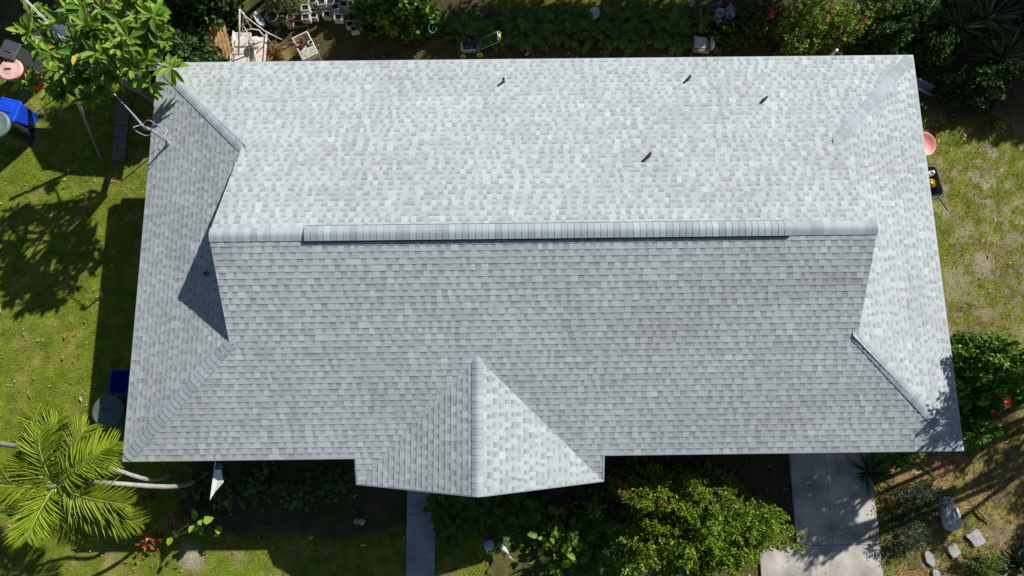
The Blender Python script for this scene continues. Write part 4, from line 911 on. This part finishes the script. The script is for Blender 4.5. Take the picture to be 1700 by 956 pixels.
# pink tub and wheelbarrow by the right eave
p = W(1548, 233, .45); M0 = Matrix.Translation((p.x, p.y, .0))
b = MB(); b.lathe([(.001, .1), (.2, .1), (.34, .2), (.37, .3), (.385, .31), (.385, .325), (.36, .325), (.3, .28), (.15, .25), (.001, .245)], n=36)
o = b.build('plastic_tub', m_pink, smooth=True); o.location = (p.x-.1, p.y, -.08); o.rotation_euler = (R(3), R(5), 0); tag(o, 'faded pink round plastic tub beside the right eave', 'tub')
p = W(1545, 300, .55); t = thing('wheelbarrow', 'black wheelbarrow loaded with white and yellow things by the right eave', 'wheelbarrow', (p.x-.08, p.y-.05, 0), R(8))
b = MB()
def rr_ring(x, y, z, q=.12): return [(-x+q, -y, z), (x-q, -y, z), (x-q*.3, -y+q*.3, z), (x, -y+q, z), (x, y-q, z), (x-q*.3, y-q*.3, z), (x-q, y, z), (-x+q, y, z), (-x+q*.3, y-q*.3, z), (-x, y-q, z), (-x, -y+q, z), (-x+q*.3, -y+q*.3, z)]
rs = [rr_ring(.18, .3, .3), rr_ring(.33, .47, .58), rr_ring(.355, .495, .58), rr_ring(.355, .495, .6), rr_ring(.32, .46, .6), rr_ring(.17, .29, .32)]
vs_ = sum(rs, []); k_ = 12; fs_ = [tuple(range(k_-1, -1, -1)), tuple(range(5*k_, 6*k_))]
for r in range(5):
    for i in range(k_): fs_.append((r*k_+i, r*k_+(i+1) % k_, (r+1)*k_+(i+1) % k_, (r+1)*k_+i))
b.add(vs_, fs_); b.build('tray', m_black, t)
for s_ in (-1, 1):
    b = MB(); b.tube([(s_*.1, .75, .2), (s_*.2, .2, .27), (s_*.28, -.45, .45), (s_*.3, -.95, .6)], .018, 8); b.build('handle', m_dkgrey, t, smooth=True)
    b = MB(); b.tube([(s_*.22, -.15, .33), (s_*.24, -.35, 0.02), (s_*.24, -.45, .02), (s_*.27, -.5, .46)], .014, 6); b.build('leg', m_dkgrey, t, smooth=True)
b = MB(); b.lathe([(.12, -.03), (.2, -.045), (.215, 0), (.2, .045), (.12, .03), (.12, -.03)], n=20, mtx=Matrix.Translation((0, .72, .215)) @ Matrix.Rotation(R(90), 4, 'Y')); b.build('wheel', m_black, t, smooth=True)
b = MB(); b.tube([(.36, .05, .56), (.5, .02, .42), (.36, -.1, .5)], .012, 6); b.build('brace', m_dkgrey, t)
q = W(1547, 287, .6); b = MB(); b.box((q.x, q.y, .5), (.22, .16, .16), rz=.4, bev=.04); b.box((q.x+.05, q.y+.03, .58), (.1, .1, .08), rz=.2, bev=.02); tag(b.build('cleaning_jug', m_white), 'white plastic jug in the wheelbarrow', 'jug')
q = W(1548, 303, .6); b = MB(); b.box((q.x, q.y, .5), (.2, .26, .18), rz=.1, bev=.04); b.tube([(q.x-.05, q.y+.08, .6), (q.x, q.y+.05, .66), (q.x+.05, q.y-.08, .6)], .02, 6); tag(b.build('yellow_bottle', m_yel), 'yellow and orange container lying in the wheelbarrow', 'container')
# rolled screen / half pipe at the upper right
p0, p1 = W(1515, 135, .25), W(1549, 151, .25); d = (p1-p0).normalized(); sd = Vector((-d.y, d.x, 0)); b = MB(); n = 12; ring0 = []; ring1 = []
for rr_, rg in ((.17, ring0), (.15, ring1)):
    for e_, pp in ((0, p0-d*.3), (1, p1)):
        for i in range(n+1):
            a = R(180+180*i/n); rg.append(Vector(pp)+sd*rr_*math.cos(a)+Vector((0, 0, .03+rr_*math.sin(a)+.0)))
vs_ = ring0+ring1; m1 = n+1; fs_ = []
for i in range(n): fs_.append((i, i+1, m1+i+1, m1+i)); fs_.append((2*m1+i+1, 2*m1+i, 3*m1+i, 3*m1+i+1))
fs_ += [(0, m1, 3*m1, 2*m1), (n, 2*m1+n, 3*m1+n, m1+n)]+[(m1+i, m1+i+1, 3*m1+i+1, 3*m1+i) for i in range(n)]+[(i+1, i, 2*m1+i, 2*m1+i+1) for i in range(n)]
b.add(vs_, fs_); tag(b.build('gutter_trough', m_screen, smooth=True), 'violet grey half round trough sticking out from the right eave', 'trough')

# wood fence section at the top, left of the metal frame
t = thing('wood_fence', 'orange brown board fence panel leaning behind the metal table', 'fence', W(386, 98, 0)); o_ = W(386, 98, 0)
TR_, BR_, BL_, TL_ = W(369, 20, .8)-o_, W(388, 100, .05)-o_, W(338, 128, .05)-o_, W(322, 50, .8)-o_
def board(b, u0, u1, th=.022, e=0.0):
    a_, c_ = BR_.lerp(BL_, u0), BR_.lerp(BL_, u1); d_, f_ = TR_.lerp(TL_, u0), TR_.lerp(TL_, u1); n_ = (c_-a_).cross(d_-a_).normalized()*th
    d_ = d_+(d_-a_)*e; f_ = f_+(f_-c_)*e
    b.add([a_, c_, f_, d_, a_+n_, c_+n_, f_+n_, d_+n_], [(0, 1, 2, 3), (7, 6, 5, 4), (0, 4, 5, 1), (1, 5, 6, 2), (2, 6, 7, 3), (3, 7, 4, 0)])
b = MB(); nb = 9
for i in range(nb): board(b, i/nb+.008, (i+1)/nb-.008, e=random.uniform(-.04, .05))
b.build('boards', m_wood, t)
nn_ = (BL_-BR_).cross(TR_-BR_).normalized(); sgn = -.03 if nn_.z > 0 else .05
for f_ in (.2, .8):
    b = MB(); q0 = BR_.lerp(TR_, f_)+nn_*sgn; q1 = BL_.lerp(TL_, f_)+nn_*sgn; b.tube([q0, q1], .035, 4); b.build('rail', m_greywood, t)
for f_ in (.1, .9):
    b = MB(); q0 = BR_.lerp(BL_, f_)+nn_*sgn*2.2; q1 = TR_.lerp(TL_, f_)+nn_*sgn*2.2; b.tube([q0, q1], .045, 4); b.build('post', m_greywood, t)
# canopy beneath the big-leaved tree
c0 = W(185, 80, 2.2); t = thing('shade_canopy', 'blue grey tarpaulin canopy on thin poles hidden under the big leaved tree', 'canopy', (c0.x, c0.y, 0))
cs_ = [W(*q)-Vector((c0.x, c0.y, 0)) for q in ((72, 28, 2.15), (272, 36, 2.3), (266, 116, 2.3), (108, 124, 2.0))]
b = MB(); G_ = 8; vs_ = []
for th_ in (0, -.012):
    for i in range(G_+1):
        for j in range(G_+1):
            u_, v_ = i/G_, j/G_; q = cs_[0].lerp(cs_[1], u_).lerp(cs_[3].lerp(cs_[2], u_), v_); vs_.append(q+Vector((0, 0, th_+.25*math.sin(math.pi*u_)*math.sin(math.pi*v_)+.03*math.sin(9*u_+4*v_))))
m2_ = (G_+1)**2; fs_ = []
for i in range(G_):
    for j in range(G_): k_ = i*(G_+1)+j; fs_ += [(k_, k_+G_+1, k_+G_+2, k_+1), (m2_+k_+1, m2_+k_+G_+2, m2_+k_+G_+1, m2_+k_)]
b.add(vs_, fs_); b.build('tarpaulin', mat('blue_grey_tarpaulin', (0.1, 0.125, 0.17), rough=.55, var=.3, scale=3, bump=.4, bscale=9), t, smooth=True)
for q in cs_: b = MB(); b.tube([q, (q.x, q.y, 0)], .02, 7); b.build('pole', m_galv, t, smooth=True)
b = MB(); q0, q1 = W(345, 55, .15), W(372, 102, .15); dd = q1-q0
for i in range(4): b.box((q0.x+dd.x/2-.13*i+.1, q0.y+dd.y/2-.05*i, .08+.03*i), (dd.length, .12, .025), rz=math.atan2(dd.y, dd.x)+.04*i)
tag(b.build('loose_boards', m_greywood), 'grey brown loose boards lying left of the fence', 'boards')
# white metal table with old pipe frame
p = W(414, 85, .7); t = thing('metal_table', 'rusty white metal table against the back eave', 'table', (p.x, p.y, 0), R(-1))
b = MB(); b.box((-.21, 0, .78), (.5, 1.15, .03), bev=.01); b.box((.3, -.05, .74), (.42, 1.0, .03), bev=.01); b.build('tabletop', m_rustwhite, t)
b = MB(); b.box((-.47, 0, .82), (.025, 1.17, .09)); b.box((.53, 0, .78), (.025, 1.05, .09)); b.box((0.05, 0, .79), (.02, 1.1, .06)); b.build('rim', m_rustwhite, t)
for x_ in (-.42, .46):
    for y_ in (-.5, .5): b = MB(); b.tube([(x_, y_, .75), (x_*1.06, y_*1.02, 0)], .018, 6); b.build('leg', m_rustwhite, t)
b = MB(); b.lathe([(.001, 0), (.05, 0), (.12, .05), (.2, .07), (.2, .1), (.1, .09), (.001, .1)], n=20); o = b.build('bracket_plate', m_rustwhite, t, smooth=True); o.location = (.29, .12, .9)
b = MB(); b.tube([(.29, .1, .95), (.29, -.45, .9)], .035, 8); b.tube([(.2, .25, .98), (.25, .12, .96)], .03, 6); b.tube([(.38, .25, .98), (.33, .12, .96)], .03, 6); b.build('post', m_rustwhite, o.parent, smooth=True)
t = thing('pipe_frame', 'rusty white pipe frame standing over the metal table', 'frame', W(400, 60, 0)); o_ = W(400, 60, 0)
b = MB()
ap = W(398, 16, 1.9)-o_
for q in ((396, 92, 1.0), (398, 60, 1.0)): b.tube([ap, W(*q)-o_], .024, 7)
b.tube([ap, W(408, 28, 1.7)-o_, W(440, 52, 1.2)-o_, W(468, 66, .4)-o_], .022, 7)
b.build('upright', m_rustwhite, t, smooth=True)
b = MB(); b.tube([W(390, 60, 1.0)-o_, W(388, 100, .9)-o_], .022, 6); b.tube([W(400, 52, 1.1)-o_, W(418, 48, 1.15)-o_, W(430, 50, 1.1)-o_, W(438, 60, 1.0)-o_], .02, 6); b.tube([ap, W(418, 47, 1.1)-o_], .014, 6); b.tube([W(405, 20, 1.8)-o_, W(402, 55, 1.05)-o_], .012, 6)
b.tube([W(402, 40, 1.4)-o_, W(425, 75, .95)-o_], .012, 5); b.build('crossbar', m_rustwhite, t, smooth=True)
# planter bench with pots
p = W(508, 78, .5); t = thing('planter_box', 'weathered white wooden box holding clay pots near the back eave', 'planter', (p.x, p.y, 0), R(27))
b = MB(); b.box((0, 0, .42), (.5, .78, .03))
for s_ in (-1, 1): b.box((s_*.25, 0, .5), (.03, .84, .18)); b.box((0, s_*.405, .5), (.47, .03, .18))
b.box((0, -.13, .5), (.47, .025, .17)); b.build('box', m_rustwhite, t)
for sx in (-1, 1):
    for sy in (-1, 1): b = MB(); b.box((sx*.22, sy*.36, .2), (.05, .05, .41)); b.build('leg', m_rustwhite, t)
b = MB(); b.box((0, -.27, .585), (.44, .24, .02)); b.build('shelf', mat('pale_green_wood', (0.36, 0.38, 0.3), rough=.9, var=.5, scale=14), t)
def pot(label, px, py, z, r, h, m=m_terra, group=None, plant=None, name='flower_pot', zt=None):
    p = W(px, py, z+h); t = thing(name, label, 'pot', (p.x, p.y, z), 0, group)
    b = MB(); b.lathe([(.001, 0), (r*.7, 0), (r*.92, h*.82), (r, h*.82), (r*1.02, h), (r*.9, h), (r*.84, h*.85), (.001, h*.85)], n=18); b.build('shell', m, t, smooth=True)
    b = MB(); b.lathe([(r*.86, h*.87), (.001, h*.89)], n=14); b.build('soil', m_soil, t)
    if plant is not None:
        n = 26; az = rng.uniform(0, 6.28, n); el = rng.uniform(.3, 1.4, n); Dd = np.stack([np.cos(az)*np.cos(el), np.sin(az)*np.cos(el), np.sin(el)], -1)
        V, F, C = leaf_geo(np.zeros((n, 3))+np.array([0, 0, h*.85]), Dd, np.array([[0, 0, 1.]])+Dd*.01, rng.uniform(.6, 1.1, n)*r*1.5, .12, pick(plant, n), droop=.3); npmesh('plant', V, F, m_leafdull, t, C)
    return t
PG = 'clay pots in the white box'
pot('largest terracotta pot in the white box, filled with dry stems', 498, 68, .44, .13, .22, plant=[(0.3, 0.18, 0.08), (0.4, 0.28, 0.14)], group=PG)
pot('white rimmed pot in the far right corner of the white box', 515, 70, .44, .075, .18, m=m_white, group=PG)
pot('small dark pot in the lower left of the white box', 499, 81, .44, .06, .14, m=m_greywood, group=PG)
pot('red clay pot on the right side of the white box', 519, 81, .44, .06, .13, m=m_terra, group=PG)
# cinder blocks
blk = None
spots = [(507, 27), (525, 8), (520, 24), (531, 12), (542, 22), (545, 6), (556, 10), (561, 27), (533, 2), (570, 5), (571, 12), (580, 38), (588, 46), (518, 2), (553, 17), (583, 14), (506, 12), (596, 40)]
spots.sort(key=lambda q: (q[0]-508)**2+(q[1]-78)**2)
for i, (px, py) in enumerate(spots):
    z = .2 if i % 3 else .4
    p = W(px, py, z)
    if blk is None:
        b = MB()
        for (x_, y_, dx, dy) in ((0, .1, .26, .03), (0, -.1, .26, .03), (-.115, 0, .03, .17), (.115, 0, .03, .17)): b.box((x_, y_, .1), (dx, dy, .2))
        o = b.build('concrete_block', m_block); blk = o
        b = MB(); b.box((0, 0, .08), (.2, .17, .14)); b.build('soil', m_soil, o)
    else: o = copy_tree(blk)
    o.location = (p.x, p.y, z-.2); o.rotation_euler = (0, 0, R(random.choice((0, 5, -6, 10, -3)))); tag(o, ordn(i+1)+' concrete block counted from the planter box in the stack beyond it', 'concrete block', 'concrete blocks stacked in the back yard')
# ladder
l0, l1 = W(505, 54, .05), W(478, -8, 1.3); t = thing('ladder', 'dark folding ladder leaning by the concrete blocks', 'ladder', l0); d = l1-l0; s_ = d.cross(Vector((0, 0, 1))).normalized()
for k_ in (-1, 1): b = MB(); b.tube([s_*.2*k_, d+s_*.13*k_], .016, 6); b.build('rail', m_dkgrey, t)
for i in range(1, 6): b = MB(); u_ = i/6; b.tube([d*u_-s_*(.2-.07*u_), d*u_+s_*(.2-.07*u_)], .012, 6); b.build('rung', m_dkgrey, t)
# buckets and pots in the upper left yard
def bucket(label, px, py, r, h, m, z=0, group=None, handle=True, cat='bucket'):
    p = W(px, py, z+h); t = thing('bucket', label, cat, (p.x, p.y, z), random.uniform(0, 6), group)
    b = MB(); b.lathe([(.001, 0), (r*.8, 0), (r, h), (r*1.05, h), (r*1.05, h+.012), (r*.94, h+.012), (r*.76, .03), (.001, .03)], n=20); b.build('shell', m, t, smooth=True)
    if handle: b = MB(); b.tube([(-r, 0, h-.02), (-r*.8, r*.7, h+.02), (0, r*1.1, h+.03), (r*.8, r*.7, h+.02), (r, 0, h-.02)], .005, 5); b.build('handle', m_galv, t)
    return t
bucket('large grey tub in the shade right of the pipe frame', 451, 26, .2, .34, m_ltgrey)
bucket('small white bucket right next to the climbing vine', 441, 12, .1, .12, m_ltgrey)
pot('orange pot at the foot of the ladder', 482, 27, .25, .12, .2); b = MB(); p = W(482, 38, .12); b.box((p.x, p.y, .13), (.2, .26, .26), bev=.01); tag(b.build('pedestal', m_block), 'pale block pedestal under the orange pot', 'pedestal')
p = W(425, 28, .6); b = MB(); M = Matrix.Translation((p.x, p.y, .45)) @ Matrix.Rotation(R(20), 4, 'Z') @ Matrix.Rotation(R(62), 4, 'Y'); b.lathe([(.001, 0), (.2, .01), (.27, .04), (.27, .055), (.18, .03), (.001, .02)], n=20, mtx=M, sx=.7); tag(b.build('metal_disc', m_ltgrey, smooth=True), 'pale blue metal disc leaning in the shade beside the pipe frame', 'disc')
pot('small white pot with a green plant at the right end of the blocks', 583, 28, .2, .12, .16, m=m_ltgrey, plant=G_MID)
pot('pale glazed pot on top of the blocks at the top edge', 548, 1, .5, .13, .16, m=m_steelblue)
p = W(680, 37, .3); pot('faded pink pot under the mulberry bush', 681, 36, .1, .09, .14, m=m_pink)
b = MB(); p = W(718, 45, .4); M = Matrix.Translation((p.x, p.y, .4)) @ Matrix.Rotation(R(62), 4, 'Z') @ Matrix.Rotation(R(55), 4, 'X')
b.tube([M @ Vector((.17*math.cos(R(a)), .15*math.sin(R(a)), 0)) for a in range(0, 361, 20)], .022, 7, cap=False); b.tube([M @ Vector((-.02, 0, 0)), (p.x-.02, p.y, -.02)], .012, 5)
tag(b.build('teal_ring', m_teal, smooth=True), 'teal plastic ring on a stake beside the mulberry bush', 'ring')
# lawn mower
p = W(781, 72, .3); t = thing('lawn_mower', 'blue black push lawn mower with lime wheels behind the house', 'lawn mower', (p.x, p.y-.05, 0), R(4)); t.scale = (.9, .9, .9)
b = MB(); b.box((0, 0, .2), (.72, .46, .16), bev=.05, taper=.95); b.build('deck', m_slate, t)
b = MB(); b.box((-.05, .02, .34), (.42, .32, .14), bev=.05); b.build('motor_cover', m_black, t)
b = MB(); b.box((-.3, 0, .3), (.12, .34, .06), bev=.02); b.box((-.05, -.17, .3), (.5, .07, .06), bev=.02); b.build('trim', m_ltgrey, t)
b = MB(); b.box((.3, .02, .36), (.2, .36, .16), bev=.04); [b.box((.24+.05*i, .02, .45), (.02, .26, .02)) for i in range(3)]; b.build('battery_cover', m_slate, t)
b = MB(); b.lathe([(.001, .42), (.03, .42), (.03, .44), (.001, .445)], (-.02, .13, 0), 10); b.build('cap', m_pink, t)
for (x_, y_, r_) in ((-.3, -.26, .09), (-.3, .26, .09), (.3, -.26, .11), (.3, .26, .11)):
    b = MB(); b.lathe([(r_*.45, -.025), (r_, -.028), (r_, .028), (r_*.45, .025), (r_*.45, -.025)], n=18, mtx=Matrix.Translation((x_, y_, r_)) @ Matrix.Rotation(R(90), 4, 'X')); wh = b.build('wheel', m_lime, t, smooth=True)
    b = MB(); b.lathe([(.001, -.027), (r_*.44, -.022), (r_*.44, .022), (.001, .027)], n=12, mtx=Matrix.Translation((x_, y_, r_)) @ Matrix.Rotation(R(90), 4, 'X')); b.build('hub', m_black, wh, smooth=True)
hx, hy = W(833, 60, .95).x-p.x, W(833, 60, .95).y-p.y+.05
for s_ in (-1, 1): b = MB(); b.tube([(.3, s_*.2, .3), (hx, hy+s_*.19, .92)], .013, 6); b.build('handle_tube', m_ltgrey, t, smooth=True)
b = MB(); b.tube([(hx, hy-.2, .92), (hx+.05, hy-.12, .96), (hx+.06, hy+.12, .96), (hx, hy+.2, .92)], .015, 8); b.build('grip', m_lime, t, smooth=True)
b = MB(); b.tube([(hx-.03, hy-.15, .94), (hx-.03, hy+.15, .94)], .015, 6); b.box((hx+.015, hy, .95), (.05, .14, .05), bev=.01); b.build('control', m_white, t, smooth=True)
# dishes and pots along the back grass
def dish(label, px, py, r, m, z=.0, tilt=(0, 0)):
    p = W(px, py, z+.1); b = MB(); b.lathe([(.001, 0), (r*.6, .01), (r*.95, .07), (r, .07), (r, .085), (r*.6, .03), (.001, .025)], n=24); o = b.build('dish', m, smooth=True); o.location = (p.x, p.y, z); o.rotation_euler = (R(tilt[0]), R(tilt[1]), 0); tag(o, label, 'dish'); return o
dish('pale oval dish standing by the sunlit grass behind the ferns', 987, 18, .18, m_ltgrey, z=.3, tilt=(30, 0))
pot('blue white glazed pot in the back edge of the fern row', 1074, 12, .1, .12, .18, m=m_steelblue)
dish('small pale dish at the top edge right of the glazed pot', 1149, 2, .1, m_ltgrey, z=.2, tilt=(40, 20))
# tub cluster
CG = 'tubs and pots on the round table'
p = W(1200, 22, .5); t = thing('round_table', 'dark round table crowded with pots behind the ferns', 'table', (p.x, p.y, 0)); b = MB(); b.lathe([(.001, .5), (.4, .5), (.42, .52), (.4, .54), (.001, .54)], n=28); b.build('tabletop', m_dkgrey, t, smooth=True)
for a in (0, 2.1, 4.2): b = MB(); b.tube([(.25*math.cos(a), .25*math.sin(a), .5), (.33*math.cos(a), .33*math.sin(a), 0)], .018, 6); b.build('leg', m_dkgrey, t)
bucket('largest pale bucket on the round table', 1196, 20, .14, .2, m_ltgrey, z=.54, group=CG)
bucket('slate tub at the back left of the round table', 1186, 12, .13, .16, m_slate, z=.54, group=CG)
bucket('grey tub at the back of the round table by the top edge', 1204, 4, .15, .16, m_dkgrey, z=.54, group=CG)
bucket('blue glazed pot on the right of the round table', 1212, 25, .13, .14, m_steelblue, z=.54, group=CG, handle=False)
bucket('small white cup on the front edge of the round table', 1194, 34, .07, .1, m_ltgrey, z=.54, group=CG, handle=False)
bucket('tiny pale cup right of the small white cup', 1203, 35, .04, .09, m_ltgrey, z=.54, group=CG, handle=False)
bucket('small grey pot at the far right of the round table', 1209, 16, .08, .12, m_ltgrey, z=.54, group=CG, handle=False)
# chair with cushion and cloth, hoop, pole
p = W(1165, 74, .45); t = thing('garden_chair', 'old garden chair with patterned grey seat behind the house', 'chair', (p.x, p.y, 0), R(-6))
b = MB(); b.box((0, -.03, .42), (.52, .46, .08), bev=.03); b.build('seat', mat('patterned_fabric', (0.24, 0.21, 0.19), rough=.9, var=.6, scale=22), t)
b = MB(); b.box((.29, .0, .56), (.07, .42, .16), bev=.025); b.build('armrest', m_bag, t); b = MB(); b.box((-.29, .0, .5), (.05, .4, .14), bev=.015); b.build('armrest', m_dkgrey, t)
for x_ in (-.24, .24):
    for y_ in (-.2, .2): b = MB(); b.tube([(x_, y_, .4), (x_*1.1, y_*1.1, 0)], .016, 6); b.build('leg', m_dkgrey, t)
b = MB(); b.box((p.x-.07, p.y+.06, .475), (.42, .38, .02), rz=R(-8), bev=.006); tag(b.build('folded_cloth', mat('pale_cloth', (0.45, 0.45, 0.46), rough=.9, var=.35, scale=9)), 'pale folded cloth lying on the garden chair', 'cloth')
pot('terracotta rimmed empty pot right of the garden chair', 1191, 60, .1, .15, .3, m=m_terra)
b = MB(); b.tube([W(1163, 14, .8), W(1163, 32, .9), W(1163, 55, .7)], [.03, .025, .02], 6); b.tube([W(1163, 38, .9), W(1170, 50, .6), W(1190, 57, .3)], .018, 6); tag(b.build('bare_branch', m_bark, smooth=True), 'bare forked branch propped behind the garden chair', 'branch')
b = MB(); b.tube([W(1198, 56, .3), W(1207, 55, .3)], .02, 6); b.tube([W(1198, 59, .28), W(1206, 58, .28)], .014, 6); tag(b.build('white_stakes', m_white), 'pair of short white stakes beside the terracotta rimmed pot', 'stakes')
# fence panel pieces under the bougainvillea
q0 = W(1362, 92, .0); t = thing('garden_gate', 'short brown board gate under the bougainvillea at the back eave', 'gate', (q0.x, q0.y, 0), R(80))
b = MB(); [b.box((-.3+.13*i, 0, .55), (.12, .022, 1.0+random.uniform(-.02, .02))) for i in range(6)]; b.build('boards', m_wood2 if False else mat('red_brown_wood', (0.22, 0.12, 0.08), rough=.85, var=.3, scale=10), t)
for z_ in (.3, .85): b = MB(); b.box((0, .03, z_), (.8, .03, .08)); b.build('rail', m_greywood, t)
q = W(1388, 84, 1.2); b = MB(); b.box((q.x, q.y, .6), (.07, .07, 1.25), bev=.008); b.box((q.x, q.y, 1.24), (.09, .09, .03), bev=.008); tag(b.build('fence_post', m_white), 'white post right of the brown gate', 'post')
# gravelly leftovers by the right side
for i, (px, py, r_) in enumerate(((1538, 178, .05), (1532, 172, .06), (1136, 96, .07), (1163, 96, .06))):
    p = W(px, py, .05); b = MB(); b.lathe([(.001, -r_*.5), (r_*.8, -r_*.3), (r_, 0), (r_*.7, r_*.5), (.001, r_*.6)], (p.x, p.y, .02), 8); tag(b.build('rock', m_stone, smooth=False), ('small rock below the violet trough', 'second small rock nearest the violet trough', 'pale rock at the back eave, left of the garden chair', 'pale rock at the back eave, under the garden chair')[i], 'rock')
